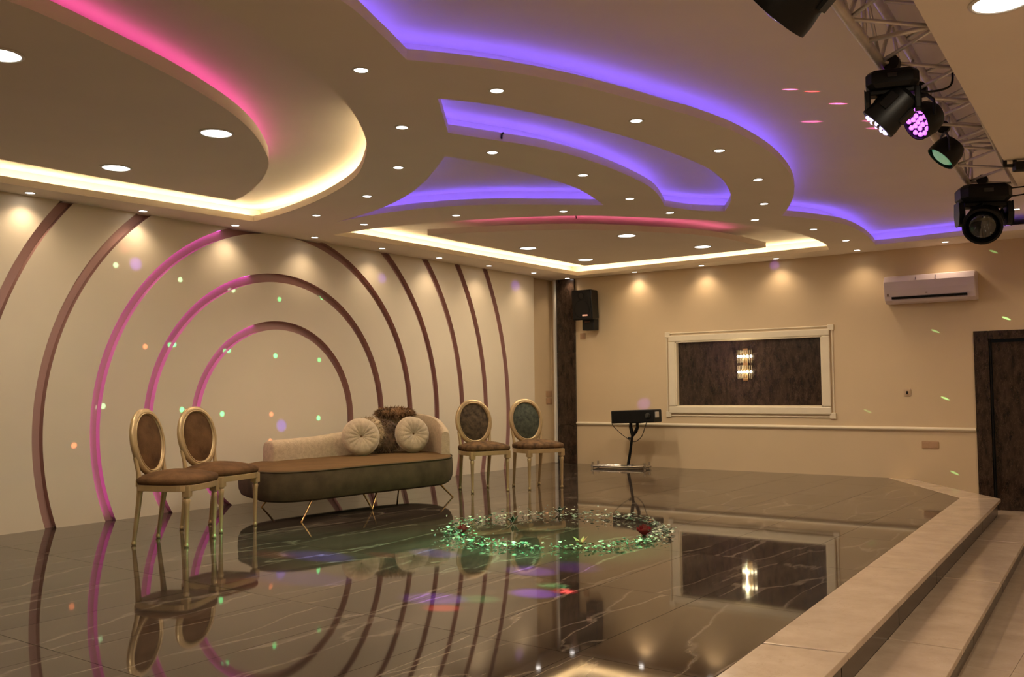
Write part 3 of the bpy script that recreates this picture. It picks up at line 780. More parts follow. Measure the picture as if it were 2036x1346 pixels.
def fur_cushion(name, label, c, d, a, b, th, mt, nh, hl, cat='cushion'):
    t = thing(name, label, cat, c)
    Bm = basis(d); rnd = random.Random(len(label))
    S, R = 28, 14; vs = []
    P = []
    for i in range(R + 1):
        ph = -pi / 2 + pi * i / R
        for k in range(S):
            th_ = 2 * pi * k / S
            e = 0.7
            cph = math.copysign(abs(math.cos(ph)) ** e, math.cos(ph))
            vs.append(Bm @ Vector((a * cph * math.copysign(abs(math.cos(th_)) ** 0.8, math.cos(th_)), b * cph * math.copysign(abs(math.sin(th_)) ** 0.8, math.sin(th_)), th * math.sin(ph))))
    body = MB().add(vs, [(i * S + k, i * S + (k + 1) % S, (i + 1) * S + (k + 1) % S, (i + 1) * S + k) for i in range(R) for k in range(S)]).build('body', mt, t, smooth=True)
    hb = MB()
    for _ in range(nh):
        ph = math.asin(rnd.uniform(-0.9, 1)); th_ = rnd.uniform(0, 2 * pi)
        i = (math.cos(ph) ** 0.7)
        p = Vector((a * i * math.cos(th_), b * i * math.sin(th_), th * math.sin(ph)))
        nrm = Vector((p.x / a, p.y / b, p.z / th * 0.8)).normalized()
        dr = (nrm + Vector((rnd.uniform(-.8, .8), rnd.uniform(-1.1, .4), rnd.uniform(-.6, .6)))).normalized()
        sd = dr.cross(Vector((rnd.uniform(-1, 1), rnd.uniform(-1, 1), rnd.uniform(-1, 1)))).normalized() * rnd.uniform(0.0025, 0.005)
        l = hl * rnd.uniform(0.6, 1.2)
        q = p + dr * l - Bm.to_3x3().inverted() @ Vector((0, 0, 0.3 * l))
        hb.add([Bm @ (p - sd), Bm @ (p + sd), Bm @ q], [(0, 1, 2)])
    tag(hb.build('pile', mt, t), kind='stuff')
    return t
fur_cushion('fur_cushion', 'dark brown fur cushion wedged between the two round cushions', (0.66, -4.36, 0.605), (0.85, -0.45, 0.25), 0.17, 0.175, 0.075, 'fur', 1500, 0.045)
fur_cushion('fur_cushion', 'cream fluffy cushion behind the left round cushion', (0.60, -4.52, 0.665), (0.85, -0.45, 0.45), 0.17, 0.15, 0.06, 'furpale', 1300, 0.045)
fur_cushion('fur_throw', 'brown fur throw draped on top of the chaise backrest', (0.54, -4.07, 0.845), (0.2, -0.1, 1), 0.21, 0.085, 0.045, 'furgold', 1500, 0.055, 'fur throw')

# ================================================================== FLOWER RING
RX, RY, RR = 3.54, -5.46, 0.815
rnd = random.Random(11)
mb = MB()
for i in range(1050):
    a = rnd.uniform(0, 2 * pi)
    w_ = 0.032 + 0.018 * math.sin(a * 3 + 1) + (0.022 if math.cos(a - 3.6) > 0.5 else 0)
    r = RR + rnd.gauss(0, 1) * w_
    s = rnd.uniform(0.009, 0.024)
    hz = abs(rnd.gauss(0, 1)) * 0.022 * (1.3 if math.cos(a - 2.6) > 0 else 0.8)
    c = Vector((RX + r * math.cos(a), RY + r * math.sin(a), s * 0.45 + hz))
    ax = Matrix.Rotation(rnd.uniform(0, 6.28), 3, 'Z') @ Matrix.Rotation(rnd.uniform(-.9, .9), 3, 'X')
    mi = rnd.choices((0, 1, 2, 3, 4), (3, 4, 3, 2.5, 0.5))[0]
    if mi == 3:
        vs = [Vector((s * .5, 0, 0)), Vector((-s * .25, s * .43, 0)), Vector((-s * .25, -s * .43, 0)), Vector((0, 0, s * .6)), Vector((0, 0, -s * .4))]
        fs = [(0, 1, 3), (1, 2, 3), (2, 0, 3), (1, 0, 4), (2, 1, 4), (0, 2, 4)]
    else:
        vs = [Vector((s, 0, s * .2)), Vector((s * .3, s * .55, 0)), Vector((-s * .8, 0, s * .15)), Vector((s * .3, -s * .55, 0)), Vector((0, 0, s * .22)), Vector((0, 0, -s * .12))]
        fs = [(0, 1, 4), (1, 2, 4), (2, 3, 4), (3, 0, 4), (1, 0, 5), (2, 1, 5), (3, 2, 5), (0, 3, 5)]
    vs = [ax @ v + c for v in vs]
    lo = min(v.z for v in vs)
    if lo < 0.001: vs = [v + Vector((0, 0, 0.001 - lo)) for v in vs]
    mb.add([v - Vector((RX, RY, 0)) for v in vs], fs, mi)
tag(mb.build('petal_ring', ['petal', 'petal2', 'leaf', 'glass_p', 'dry'], loc=(RX, RY, 0)), 'ring of pale green petals and glass pieces strewn on the marble floor', 'petals', kind='stuff')
def rose(label, x, y, s):
    t = thing('rose', label, 'rose', (x, y, 0), 0, 'red roses on the petal ring')
    rn = random.Random(int(x * 100))
    for lay, (n_, rad, op) in enumerate(((3, 0.35, 0.15), (5, 0.62, 0.45), (6, 0.9, 0.8))):
        for k in range(n_):
            a = 2 * pi * k / n_ + lay * 0.6 + rn.uniform(-.2, .2)
            vs = []
            for i in range(5):
                v = i / 4
                for j in range(5):
                    u = (j - 2) / 2
                    rr_ = s * rad * (0.25 + 0.75 * math.sin(v * 1.9) * (0.75 + op * 0.35))
                    an = a + u * 0.75 * (0.55 + 0.45 * math.sin(v * pi))
                    vs.append((rr_ * math.cos(an), rr_ * math.sin(an), s * (0.12 + v * (1.35 - op * 0.55) - 0.12 * u * u * v)))
            MB().add(vs, [(i * 5 + j, i * 5 + j + 1, (i + 1) * 5 + j + 1, (i + 1) * 5 + j) for i in range(4) for j in range(4)]).build('petal', 'rose', t, smooth=True)
    MB().lathe([(0.0001, 0.0), (s * 0.25, 0.002), (s * 0.30, s * 0.14), (s * 0.15, s * 0.25)], 10).build('calyx', 'leaf', t, smooth=True)
    return t
rose('dark red rose at the left end of the petal ring', 2.985, -5.926, 0.050)
rose('dark red rose at the right end of the petal ring', 4.20, -5.30, 0.062)
def sprig(label, x, y, s, mt):
    t = thing('leaf_sprig', label, 'leaves', (x, y, 0), 0, 'leaf sprigs on the petal ring')
    rn = random.Random(int(x * 77))
    for k in range(7):
        a = k * 0.9 + rn.uniform(-.3, .3); h = s * rn.uniform(.5, 1.2)
        d = Vector((math.cos(a), math.sin(a), 0)); p = Vector((-d.y, d.x, 0)) * s * 0.28
        MB().add([d * s * .1 + Vector((0, 0, .004)), d * s * .55 + p + Vector((0, 0, h * .6)), d * s * 1.0 + Vector((0, 0, h)), d * s * .55 - p + Vector((0, 0, h * .6)), d * s * .55 + Vector((0, 0, h * .5))], [(0, 4, 1), (1, 4, 2), (2, 4, 3), (3, 4, 0)]).build('leaf', mt, t)
sprig('dark green sprig on the far side of the petal ring', 3.012, -4.62, 0.06, 'leaf')
sprig('dark green sprig at the upper left of the petal ring', 3.00, -5.30, 0.055, 'leaf')
sprig('dry orange brown leaf cluster at the near side of the petal ring', 4.02, -5.90, 0.055, 'dry')

# ================================================================== TRUSS AND STAGE LIGHTS
def tx(y): return 6.50 - 0.054 * (y + 8.0)
Y0, Y1 = -11.6, -4.15
ZT0, ZT1, TW = 2.50, 2.775, 0.275
truss = thing('lighting_truss', 'square aluminium lighting truss hung along the edge of the bulkhead', 'truss', (6.6, -8.0, 0))
def tl_(x, y, z): return (x - 6.6, y + 8.0, z)
for dx in (0, TW):
    for z in (ZT0, ZT1):
        MB().tube([tl_(tx(Y0) + dx, Y0, z), tl_(tx(Y1) + dx, Y1, z)], 0.022, 10).build('chord', 'alu', truss, smooth='auto')
nb = 26
for i in range(nb):
    a, b = Y0 + (Y1 - Y0) * i / nb, Y0 + (Y1 - Y0) * (i + 1) / nb
    for (dx0, z0), (dx1, z1) in (((0, ZT0), (TW, ZT0)), ((0, ZT1), (TW, ZT1)), ((0, ZT0), (0, ZT1)), ((TW, ZT0), (TW, ZT1))):
        p, q = ((dx0, z0), (dx1, z1)) if i % 2 else ((dx1, z1), (dx0, z0))
        MB().tube([tl_(tx(a) + p[0], a, p[1]), tl_(tx(b) + q[0], b, q[1])], 0.009, 6).build('brace', 'alu', truss, smooth=True)
for y in (Y0 + 0.03, -9.6, -7.6, -5.6, Y1 - 0.03):
    for (p, q) in (((0, ZT0), (TW, ZT0)), ((0, ZT1), (TW, ZT1)), ((0, ZT0), (0, ZT1)), ((TW, ZT0), (TW, ZT1))):
        MB().tube([tl_(tx(y) + p[0], y, p[1]), tl_(tx(y) + q[0], y, q[1])], 0.011, 6).build('end_bar', 'alu', truss, smooth=True)
for y in (-10.5, -8.0, -5.4):
    MB().tube([tl_(tx(y) + TW / 2, y, ZT1), tl_(tx(y) + TW / 2, y, HU)], 0.012, 8).tube([tl_(tx(y), y, ZT1 + .02), tl_(tx(y) + TW, y, ZT1 + .02)], 0.012, 8).build('hanger', 'alu', truss, smooth=True)

def moving_head(label, loc, yaw, d, s, lens='lens', leds=None):
    """loc: underside of the truss chord it hangs from; d: aiming direction"""
    t = thing('moving_head_light', label, 'stage light', loc, 0, 'moving head lights on the truss')
    Rz = Matrix.Rotation(yaw, 3, 'Z'); Rz4 = Rz.to_4x4()
    # clamp round the chord
    MB().lathe([(0.026, -0.018), (0.036, -0.018), (0.036, 0.018), (0.026, 0.018)], 14, Matrix.Translation((0, 0, 0.022)) @ Matrix.Rotation(pi / 2, 4, 'X')).box((0, 0, -0.02), (0.03, 0.03, 0.05)).build('clamp', 'blackm', t)
    # base with chamfered corners
    bz = -0.022
    oc = [(-.5, -.28), (-.38, -.5), (.38, -.5), (.5, -.28), (.5, .28), (.38, .5), (-.38, .5), (-.5, .28)]
    mb = MB(); vs = []
    for k_, z in ((0.86, bz), (1.0, bz - 0.02 * s), (1.0, bz - 0.075 * s), (0.80, bz - 0.10 * s)):
        vs += [Rz @ Vector((a * 0.27 * s * k_, b * 0.20 * s * k_, z)) for a, b in oc]
    mb.add(vs, [(i * 8 + k, (i + 1) * 8 + k, (i + 1) * 8 + (k + 1) % 8, i * 8 + (k + 1) % 8) for i in range(3) for k in range(8)] + [tuple(range(8)), tuple(reversed(range(24, 32)))])
    base = mb.build('base', 'black', t, bevel=0.004)
    MB().box(Rz @ Vector((0, -0.102 * s, bz - 0.04 * s)), (0.05 * s, 0.006, 0.022 * s), Rz).build('display', 'lens', base)
    # yoke
    hz = bz - 0.195 * s; aw = 0.125 * s
    MB().box((0, 0, bz - 0.108 * s), (0.27 * s, 0.085 * s, 0.028 * s), Rz).build('yoke_bridge', 'black', t, bevel=0.006)
    for sx in (-1, 1):
        mb = MB(); pr = [(-0.042, 0.0), (0.042, 0.0), (0.050, -0.09), (0.035, -0.165), (0, -0.18), (-0.035, -0.165), (-0.050, -0.09)]
        n_ = len(pr)
        vs = [Rz @ Vector((sx * (aw + o * s), a * s, bz - 0.096 * s + b * 0.72 * s)) for o in (-0.014, 0.018) for a, b in pr]
        fs = [(i, (i + 1) % n_, n_ + (i + 1) % n_, n_ + i) for i in range(n_)] + [tuple(range(n_)), tuple(reversed(range(n_, 2 * n_)))]
        mb.add(vs, fs).build('yoke_arm', 'black', t, bevel=0.006)
    # head
    Bm = Matrix.Translation((0, 0, hz)) @ basis(d, Rz @ Vector((1, 0, 0)))
    hd = MB().lathe([(0.0001, -0.115 * s), (0.05 * s, -0.112 * s), (0.078 * s, -0.09 * s), (0.092 * s, -0.03 * s), (0.098 * s, 0.04 * s), (0.104 * s, 0.085 * s), (0.104 * s, 0.115 * s), (0.092 * s, 0.117 * s), (0.088 * s, 0.100 * s), (0.0001, 0.098 * s)], 24, Bm).build('head', 'black', t, smooth='auto')
    MB().lathe([(0.0001, 0.128 * s), (0.03 * s, 0.126 * s), (0.06 * s, 0.118 * s), (0.086 * s, 0.101 * s)], 24, Bm).build('lens', lens, hd, smooth=True)
    for k in range(4):
        a = k * pi / 2 + .4
        MB().box(Bm @ Vector((0.097 * s * math.cos(a), 0.097 * s * math.sin(a), -0.01 * s)), (0.012 * s, 0.05 * s, 0.09 * s), Bm.to_3x3() @ Matrix.Rotation(a, 3, 'Z')).build('cooling_fin', 'blackm', hd)
    if leds:
        rings = ((0, 1), (0.036, 6), (0.068, 12))
        for rad, cnt in rings:
            for k in range(cnt):
                a = 2 * pi * k / cnt
                MB().lathe([(0.0001, 0.012 * s), (0.009 * s, 0.008 * s), (0.013 * s, 0.0)], 10, Bm @ Matrix.Translation((rad * s * math.cos(a), rad * s * math.sin(a), 0.116 * s))).build('led_lens', leds, hd, smooth=True)
    return t
zt = ZT0 - 0.023
F0 = moving_head('black moving head light cut by the top edge, nearest on the truss', (6.66, -8.90, zt), 0.3, (-0.75, 0.1, -0.62), 1.05)
F1 = moving_head('black moving head with white violet lamps, second from the top on the truss', (6.50, -7.26, zt), 0.25, (-0.72, -0.10, -0.68), 0.80, leds='white_e')
F4 = moving_head('black moving head light with big dark lens facing forward, lowest on the truss', (6.40, -4.42, zt), 0.45, (0.06, -0.90, -0.43), 1.22)
# LED wash light with violet lenses
def wash_light(label, loc, d, r, nled, em, name='wash_light'):
    t = thing(name, label, 'stage light', loc, 0)
    MB().lathe([(0.024, -0.016), (0.034, -0.016), (0.034, 0.016), (0.024, 0.016)], 14, Matrix.Translation((0, 0, 0.022)) @ Matrix.Rotation(pi / 2, 4, 'X')).build('clamp', 'blackm', t)
    c = Vector((0, 0, -0.13))
    Bm = Matrix.Translation(c) @ basis(d)
    side = Bm.to_3x3() @ Vector((1, 0, 0))
    up = Vector((0, 0, 1))
    for s in (-1, 1):
        MB().tube([Vector((0, 0, -0.012)), side * s * r * 0.6 + Vector((0, 0, -0.02)), side * s * (r + 0.016) + Vector((0, 0, -0.06)), c + side * s * (r + 0.016)], 0.010, 6, sy=0.5).build('bracket_arm', 'blackm', t)
    can = MB().lathe([(0.0001, -0.085), (r * 0.75, -0.08), (r * 0.95, -0.045), (r, 0.0), (r, 0.03), (r * 0.93, 0.03), (r * 0.92, 0.012), (0.0001, 0.012)], 28, Bm).build('housing', 'black', t, smooth='auto')
    k = 0
    for rad, cnt in ((0.0, 1), (0.36, 6), (0.72, 12)):
        for i in range(cnt):
            if k >= nled: break
            a = 2 * pi * i / cnt + rad
            MB().lathe([(0.0001, 0.014), (r * 0.10, 0.010), (r * 0.15, 0.0)], 10, Bm @ Matrix.Translation((rad * r * math.cos(a), rad * r * math.sin(a), 0.014))).build('led_lens', em, can, smooth=True); k += 1
    return t
F2 = wash_light('round LED wash light with glowing violet lenses behind the second moving head', (6.515, -6.80, zt), (-0.62, -0.66, -0.42), 0.085, 19, 'violet_e')
F3 = wash_light('small black stage light with a green glowing lens under the truss', (6.465, -6.02, zt), (-0.62, -0.30, -0.72), 0.082, 1, 'green_e')
MB().lathe([(0.0001, 0.02), (0.05, 0.016), (0.066, 0.004)], 20, Matrix.Translation((0, 0, -0.13)) @ basis((-0.62, -0.30, -0.72)) @ Matrix.Translation((0, 0, 0.012))).build('front_glass', 'green_e', F3, smooth=True)
t = thing('clamp_lamp', 'small black clamp lamp beside the bulkhead right of the truss', 'stage light', (6.70, -5.20, HB), 0)
MB().box((0.055, 0, -0.045), (0.13, 0.06, 0.055), Matrix.Rotation(0.5, 3, 'Z')).build('housing', 'black', t, bevel=0.006)
MB().tube([(0, 0, 0), (0, 0, -0.05)], 0.012, 8).build('stem', 'blackm', t)
MB().tube([(-0.05, -0.02, 0.06), (-0.05, -0.02, -0.03), (0.02, -0.0, -0.035)], 0.014, 8).build('clamp', 'blackm', t)
# cables
def cable(label, pts, r=0.005, name='cable'):
    p = spline(pts, (), closed=False, sub=6)
    return tag(MB().tube(p, r, 6).build(name, 'black', smooth=True), label, 'cable')
cable('thin black cable looping from the second moving head up into the truss', [(6.56, -7.14, 2.40), (6.62, -7.10, 2.39), (6.685, -7.00, 2.43), (6.69, -6.98, 2.52), (6.68, -7.02, 2.62)])
cable('thin black cable from the lowest moving head to the right, upper one', [(6.36, -4.50, 2.40), (6.60, -4.42, 2.42), (6.9, -4.35, 2.425), (7.6, -4.2, HB - 0.006)])
cable('thin black cable from the lowest moving head to the right, lower one', [(6.37, -4.52, 2.37), (6.60, -4.45, 2.36), (6.9, -4.40, 2.40), (7.4, -4.3, HB - 0.006)])
cable('short wire end poking out of the blue crescent cove', [(3.99, -6.72, HS + 0.056), (3.99, -6.735, HS + 0.04), (3.995, -6.745, HS + 0.012)], 0.006)
cable('short wire end hanging above the pink oval cove', [(2.93, -4.20, HS + 0.058), (2.95, -4.19, HS + 0.02), (2.955, -4.185, HS - 0.02)], 0.005)

# ================================================================== WALL EQUIPMENT
# air conditioner
ac = thing('air_conditioner', 'white split air conditioner mounted high on the tan back wall', 'air conditioner', (5.15, 0, 2.03))
pr = [(-0.001, 0.0), (-0.10, 0.0), (-0.165, 0.035), (-0.185, 0.075), (-0.20, 0.16), (-0.205, 0.25), (-0.18, 0.305), (-0.12, 0.325), (-0.001, 0.325)]
n = len(pr); mb = MB()
mb.add([(x, a, b) for x in (-0.485, 0.485) for a, b in pr], [(i, n + i, n + (i + 1) % n, (i + 1) % n) for i in range(n)] + [tuple(range(n)), tuple(reversed(range(n, 2 * n)))])
body = mb.build('body', 'ac', ac, bevel=0.012, bseg=3)
mb = MB(); pf = [(-0.192, 0.085), (-0.207, 0.16), (-0.213, 0.25), (-0.186, 0.312), (-0.182, 0.312), (-0.200, 0.25), (-0.195, 0.16), (-0.180, 0.085)]
n = len(pf)
mb.add([(x, a, b) for x in (-0.478, 0.478) for a, b in pf], [(i, n + i, n + (i + 1) % n, (i + 1) % n) for i in range(n)] + [tuple(range(n)), tuple(reversed(range(n, 2 * n)))])
mb.build('front_panel', 'ac', ac, bevel=0.004)
sl = MB().box((0.0, -0.183, 0.064), (0.80, 0.022, 0.026), Matrix.Rotation(0.35, 3, 'X')).build('air_outlet', 'black', ac)
MB().box((0.0, -0.160, 0.026), (0.80, 0.008, 0.042), Matrix.Rotation(0.85, 3, 'X')).build('louver', 'ac', ac, bevel=0.002)
for k in range(9): MB().box((-0.36 + k * 0.09, -0.190, 0.064), (0.004, 0.012, 0.022)).build('vane', 'blackm', sl)
stk = mat('grey_violet_sticker', (0.22, 0.16, 0.20), 0.5)
for xx, h in ((-0.13, 0.035), (0.08, 0.05)):
    MB().box((xx, -0.2035, 0.275), (0.008, 0.012, h), Matrix.Rotation(-0.38, 3, 'X')).build('sticker', stk, ac)
MB().box((-0.44, -0.196, 0.10), (0.018, 0.008, 0.03)).build('sticker', mat('brown_sticker', (0.16, 0.08, 0.05), 0.5), ac)
MB().box((-0.02, -0.1965, 0.105), (0.02, 0.008, 0.014)).build('badge', mat('grey_badge', (0.30, 0.22, 0.20), 0.5), ac)
# wall speaker
sp = thing('wall_speaker', 'black loudspeaker on a wall bracket beside the marble pillar', 'speaker', (0.62, 0, 2.02))
tl2 = Matrix.Rotation(math.radians(5), 3, 'X')
def S_(v): return tl2 @ Vector(v) + Vector((0.01, -0.20, 0.245))
mb = MB()
vs = [S_((a, b, c)) for (a, b, c) in [(-.165, -.14, -.21), (.165, -.14, -.21), (.11, .13, -.20), (-.11, .13, -.20), (-.165, -.14, .215), (.165, -.14, .215), (.11, .13, .20), (-.11, .13, .20)]]
mb.add(vs, [(0, 3, 2, 1), (4, 5, 6, 7), (0, 1, 5, 4), (1, 2, 6, 5), (2, 3, 7, 6), (3, 0, 4, 7)])
cab = mb.build('cabinet', 'black', sp, bevel=0.012)
mb = MB().box(S_((0, -.144, 0.0)), (0.29, 0.012, 0.39), tl2)
mb.build('grille', 'blackm', cab, bevel=0.006)
MB().lathe([(0.115, -0.004), (0.125, 0.004), (0.125, -0.004)], 28, Matrix.Translation(S_((0, -.152, -.055))) @ tl2.to_4x4() @ Matrix.Rotation(pi / 2, 4, 'X')).build('woofer_ring', 'black', cab, smooth=True)
MB().lathe([(0.04, -0.004), (0.05, 0.004), (0.05, -0.004)], 20, Matrix.Translation(S_((0, -.152, .13))) @ tl2.to_4x4() @ Matrix.Rotation(pi / 2, 4, 'X')).build('horn_ring', 'black', cab, smooth=True)
MB().box(S_((0.05, -.156, -.145)), (0.085, 0.006, 0.022), tl2).build('badge', 'orange_e', cab, bevel=0.003)
MB().bounds(-0.075, 0.115, -0.20, -0.06, -0.115, 0.045).build('bracket', 'blackm', sp, bevel=0.008)
MB().bounds(-0.03, 0.07, -0.06, -0.001, -0.09, 0.02).build('wall_plate', 'blackm', sp, bevel=0.004)
MB().box((0.015, -0.203, 0.005), (0.09, 0.006, 0.014)).build('indicator_strip', mat('dull_orange_print', (0.16, 0.05, 0.02), 0.5), sp)
# sockets and switches
def plate(name, label, c, sz, nrm, mt, nholes, cat):
    t = thing(name, label, cat, c)
    if nrm == 'y':
        MB().box((0, -0.005, 0), (sz[0], 0.010, sz[1])).build('plate', mt, t, bevel=0.003)
        for k in range(nholes):
            xx = (k - (nholes - 1) / 2) * sz[0] / nholes
            MB().box((xx, -0.0105, 0), (sz[0] / nholes * 0.72, 0.005, sz[1] * 0.66)).build('insert', mt, t, bevel=0.002)
    else:
        MB().box((0.005, 0, 0), (0.010, sz[0], sz[1])).build('plate', mt, t, bevel=0.003)
        for k in range(nholes):
            yy = (k - (nholes - 1) / 2) * sz[0] / nholes
            MB().box((0.0105, yy, 0), (0.005, sz[0] / nholes * 0.72, sz[1] * 0.66)).build('insert', mt, t, bevel=0.002)
    return t
ks = plate('wall_switch', 'small square wall switch with a dark toggle between frame and doorway', (4.845, 0, 1.0), (0.078, 0.082), 'y', 'socket2', 1, 'switch')
MB().box((0, -0.016, -0.002), (0.016, 0.012, 0.036)).build('toggle', 'black', ks, bevel=0.002)
plate('double_socket', 'double brown socket plate low on the wall near the doorway', (5.075, 0, 0.40), (0.180, 0.082), 'y', 'socket', 2, 'socket')
plate('double_socket', 'brown socket plate beside the pillar, upper of two', (-0.12, -0.085, 1.005), (0.15, 0.088), 'x', 'socket', 2, 'socket')
plate('double_socket', 'brown socket plate beside the pillar, lower of two', (-0.12, -0.085, 0.900), (0.15, 0.088), 'x', 'socket', 2, 'socket')
plate('socket_cover', 'small brown cover plate under the wall speaker', (0.432, 0, 1.835), (0.09, 0.09), 'y', 'socket', 1, 'socket')
# crystal sconce on the dark marble panel
sc = thing('wall_sconce', 'lit crystal wall sconce with two bright tiers on the dark marble panel', 'wall lamp', (2.865, 0.05, 1.36))
MB().bounds(-0.035, 0.035, -0.012, 0.0, -0.20, 0.22).build('back_plate', 'brass', sc, bevel=0.004)
for zc_, wd in ((0.115, 0.105), (-0.085, 0.10)):
    MB().lathe([(wd * 0.60, -0.006), (wd * 0.60, 0.006), (wd * 0.55, 0.006), (wd * 0.55, -0.006)], 24, Matrix.Translation((0, -0.035, zc_ + 0.03)) @ Matrix.Diagonal((1, 0.45, 1, 1))).build('tier_ring', 'brass', sc)
    for k in range(5):
        u = (k - 2) / 2
        MB().lathe([(0.0001, -0.018), (0.014, -0.014), (0.018, 0.0), (0.014, 0.014), (0.0001, 0.018)], 10, Matrix.Translation((u * wd * 0.82, -0.052 + 0.02 * u * u, zc_))).build('bulb', 'crystal_e', sc, smooth=True)
    for k in range(9):
        u = (k - 4) / 4
        for zz, hh in ((zc_ + 0.055, 0.065), (zc_ - 0.055, 0.065)):
            MB().lathe([(0.0001, -hh / 2), (0.007, -hh / 2 + .008), (0.008, hh / 2 - .006), (0.0001, hh / 2)], 6, Matrix.Translation((u * wd * 0.92, -0.06 + 0.025 * u * u, zz))).build('crystal_drop', 'crystal', sc)
    light('sconce_light', 'POINT', (2.865, -0.06, 1.36 + zc_), 2.2, (1.0, 0.78, 0.45), sc, size=0.02)
# effect light on a floor stand
st = thing('light_stand', 'silver floor stand with a slanted black pole against the back wall', 'stand', (1.25, -0.40, 0))
ang = 0.16
Rb = Matrix.Rotation(ang, 3, 'Z')
def B_(x, y, z): return Rb @ Vector((x, y, z))
for yy in (-0.10, 0.10): MB().tube([B_(-0.37, yy, 0.030), B_(0.37, yy, 0.030)], 0.017, 10).build('base_rail', 'chrome', st, smooth='auto')
for xx in (-0.37, 0.37): MB().tube([B_(xx, -0.13, 0.030), B_(xx, 0.13, 0.030)], 0.017, 10).build('base_rail', 'chrome', st, smooth='auto')
for xx in (-0.37, 0.37):
    MB().tube([B_(xx, -0.10, 0.0), B_(xx, -0.10, 0.085)], 0.015, 10).build('end_post', 'chrome', st, smooth='auto')
    MB().tube([B_(xx, 0.10, 0.0), B_(xx, 0.10, 0.085)], 0.015, 10).build('end_post', 'chrome', st, smooth='auto')
MB().box(B_(0.09, 0, 0.05), (0.10, 0.23, 0.012), Rb).build('mount_plate', 'chrome', st)
MB().tube([(0.105, 0.01, 0.05), (0.145, 0.0, 0.22), (0.195, -0.02, 0.46)], [0.020, 0.019, 0.017], 12).build('pole', 'black', st, smooth='auto')
MB().tube([(0.17, -0.01, 0.40), (0.13, -0.02, 0.415)], 0.014, 8).build('clamp_knob', 'black', st, smooth='auto')
for s in (-1, 1):
    MB().tube([(0.195, -0.02, 0.44), (0.215 + s * 0.030, -0.02, 0.50), (0.222 + s * 0.052, -0.02, 0.56), (0.222 + s * 0.048, -0.02, 0.615)], [0.020, 0.026, 0.024, 0.020], 8).build('fork_arm', 'black', st, smooth='auto')
el = thing('effect_light', 'long black box effect light resting on the slanted stand', 'effect light', (1.505, -0.42, 0.612))
Rt = Matrix.Rotation(math.radians(-2.0), 3, 'Y')
MB().box(Rt @ Vector((0.005, 0, 0.090)), (0.64, 0.24, 0.170), Rt).build('housing', 'black', el, bevel=0.014)
MB().box(Rt @ Vector((0.333, -0.04, 0.108)), (0.020, 0.09, 0.075), Rt).build('rear_connector', 'alu', el, bevel=0.004)
MB().lathe([(0.0001, 0.006), (0.035, 0.005), (0.045, 0.0)], 20, Matrix.Translation(Rt @ Vector((0.24, -0.121, 0.095))) @ Matrix.Rotation(pi / 2, 4, 'X')).build('lens', 'lens', el, smooth=True)
MB().box(Rt @ Vector((0.005, 0, 0.004)), (0.16, 0.12, 0.012), Rt).build('mount_foot', 'blackm', el)
cable('thin black cord hanging under the effect light, left loop', [(1.185, -0.52, 0.63), (1.20, -0.50, 0.57), (1.31, -0.47, 0.46), (1.40, -0.455, 0.40), (1.425, -0.45, 0.375)], 0.005, 'cord')
cable('thin black cord hanging under the effect light, right loop', [(1.71, -0.52, 0.63), (1.68, -0.50, 0.57), (1.61, -0.47, 0.44), (1.52, -0.45, 0.375), (1.46, -0.44, 0.365)], 0.005, 'cord')

# ================================================================== EFFECT BEAMS (from the stage lights)
BLUE, VIOLET, RED, GREEN, PINK = (0.09, 0.045, 1.0), (0.24, 0.07, 1.0), (1.0, 0.06, 0.10), (0.06, 1.0, 0.35), (1.0, 0.15, 0.55)
def along(L, target, d):
    # turns a lamp about its axis so that the long side of its beam lies along d
    base = Vector(L.parent.location) + L.location
    z = -(Vector(target) - base).normalized(); d = Vector(d)
    y_ = (d - z * d.dot(z)).normalized(); x_ = y_.cross(z)
    mm = Matrix((x_, y_, z)).transposed()
    L.rotation_euler = mm.to_euler()
def src(F, d=(0, 0, -0.22)): return Vector(F.location) + Vector(d)
def beam(F, target, power, col, cone, blend=0.7, off=(-0.14, -0.03, -0.33), ell=None):
    return light('beam_light', 'SPOT', src(F, off), power * (2.3 if target[2] == 0 and power > 300 else 1.0 if target[2] == 0 else 3.2 if target[2] < HS else 9.0), col, F, target, cone, blend, 0.004, ell)
o1 = (-0.16, -0.05, -0.36); o2 = (-0.13, -0.14, -0.24); o3 = (-0.16, -0.09, -0.30)
for p, pw, c, cn in (((2.80, -7.20, 0), 2600, BLUE, 5.2), ((2.50, -7.32, 0), 700, RED, 3.6), ((3.38, -6.70, 0), 2600, BLUE, 4.6), ((3.12, -6.93, 0), 700, RED, 3.0),
                     ((3.26, -7.75, 0), 1300, BLUE, 7.0), ((3.15, -7.98, 0), 500, RED, 5.0), ((4.25, -7.72, 0), 2000, VIOLET, 6.0), ((4.42, -7.86, 0), 1500, RED, 3.6), ((4.45, -7.60, 0), 500, GREEN, 4.5),
                     ((4.26, -6.84, 0), 2000, VIOLET, 6.0), ((4.40, -6.60, 0), 700, VIOLET, 7.0), ((4.62, -7.33, 0), 2600, VIOLET, 5.5), ((4.72, -7.20, 0), 1500, RED, 3.4), ((4.60, -7.12, 0), 500, GREEN, 4.0)):
    beam(F1, p, pw, c, cn, 1.0, o1)
beam(F3, (3.75, -5.95, 0), 480, GREEN, 31, 1.0, o3)
beam(F3, (3.15, -6.75, 0), 620, (0.10, 1.0, 0.50), 27, 1.0, o3)
beam(F3, (2.6, -4.9, 0), 120, GREEN, 40, 1.0, o3)
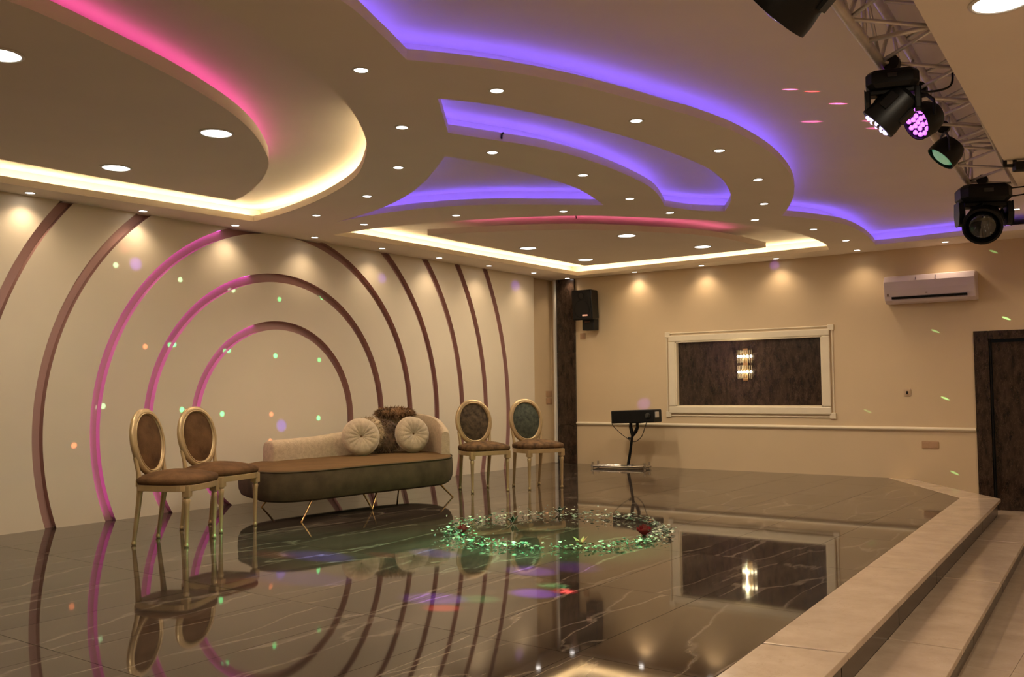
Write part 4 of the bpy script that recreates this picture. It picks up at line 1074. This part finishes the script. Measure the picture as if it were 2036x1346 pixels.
for y_, z_, pw, c, cn in ((-6.81, 2.23, 430, VIOLET, 1.3), (-5.17, 0.74, 480, BLUE, 1.3), (-3.70, 2.38, 430, VIOLET, 1.2), (-1.06, 2.51, 620, VIOLET, 1.3), (-6.92, 2.36, 130, RED, 1.2)):
    beam(F2, (0, y_, z_), pw, c, cn, 0.9, o2)
for i, (y_, z_) in enumerate(((-6.36, 2.13), (-6.42, 1.53), (-5.82, 1.49), (-5.25, 1.45), (-7.10, 0.98), (-6.33, 0.93), (-5.89, 0.88), (-4.67, 0.80), (-5.77, 2.08), (-4.62, 2.09), (-5.20, 2.03), (-4.66, 1.42), (-7.0, 2.2))):
    beam(F3, (0, y_, z_), 1500 if i in (1, 2, 3, 5, 6, 7) else 750, GREEN if i % 4 else (0.5, 1.0, 0.6), 1.0, 0.6, o3, (0.52, 0.52, 1.0))
for y_, z_ in ((-5.30, 0.86), (-6.71, 1.50), (-5.31, 0.59), (-7.35, 0.66)):
    beam(F3, (0, y_, z_), 800, (1.0, 0.25, 0.10), 1.0, 0.6, o3, (0.50, 0.50, 1.0))
beam(F2, (1.40, 0, 0.86), 520, VIOLET, 1.4, 0.9, o2)
beam(F2, (3.30, 0, 2.62), 420, VIOLET, 1.1, 0.9, o2)
for x_, z_, pw in ((5.90, 1.81, 420), (5.17, 1.70, 170), (5.25, 0.93, 330), (4.39, 0.78, 90), (5.32, 0.09, 220), (5.80, 2.56, 120)):
    L_ = light('beam_light', 'SPOT', src(F3, o3), pw * 7.0, (0.35, 1.0, 0.40), F3, (x_, 0, z_), 1.0, 0.5, 0.003)
    along(L_, (x_, 0, z_), (0.90, 0, -0.42)); L_.scale = (0.22, 1.0, 1.0)
for p, pw, c in (((5.66, -6.12), 60, PINK), ((5.80, -5.66), 60, PINK), ((5.54, -5.37), 60, PINK), ((5.875, -5.13), 60, PINK), ((5.855, -4.92), 60, PINK), ((5.75, -6.0), 36, RED)):
    along(beam(F2, (p[0], p[1], HU), pw, c, 2.6, 0.9, (-0.22, 0.10, -0.10), (0.22, 2.4, 1.0)), (p[0], p[1], HU), (0.79, 0.62, 0))
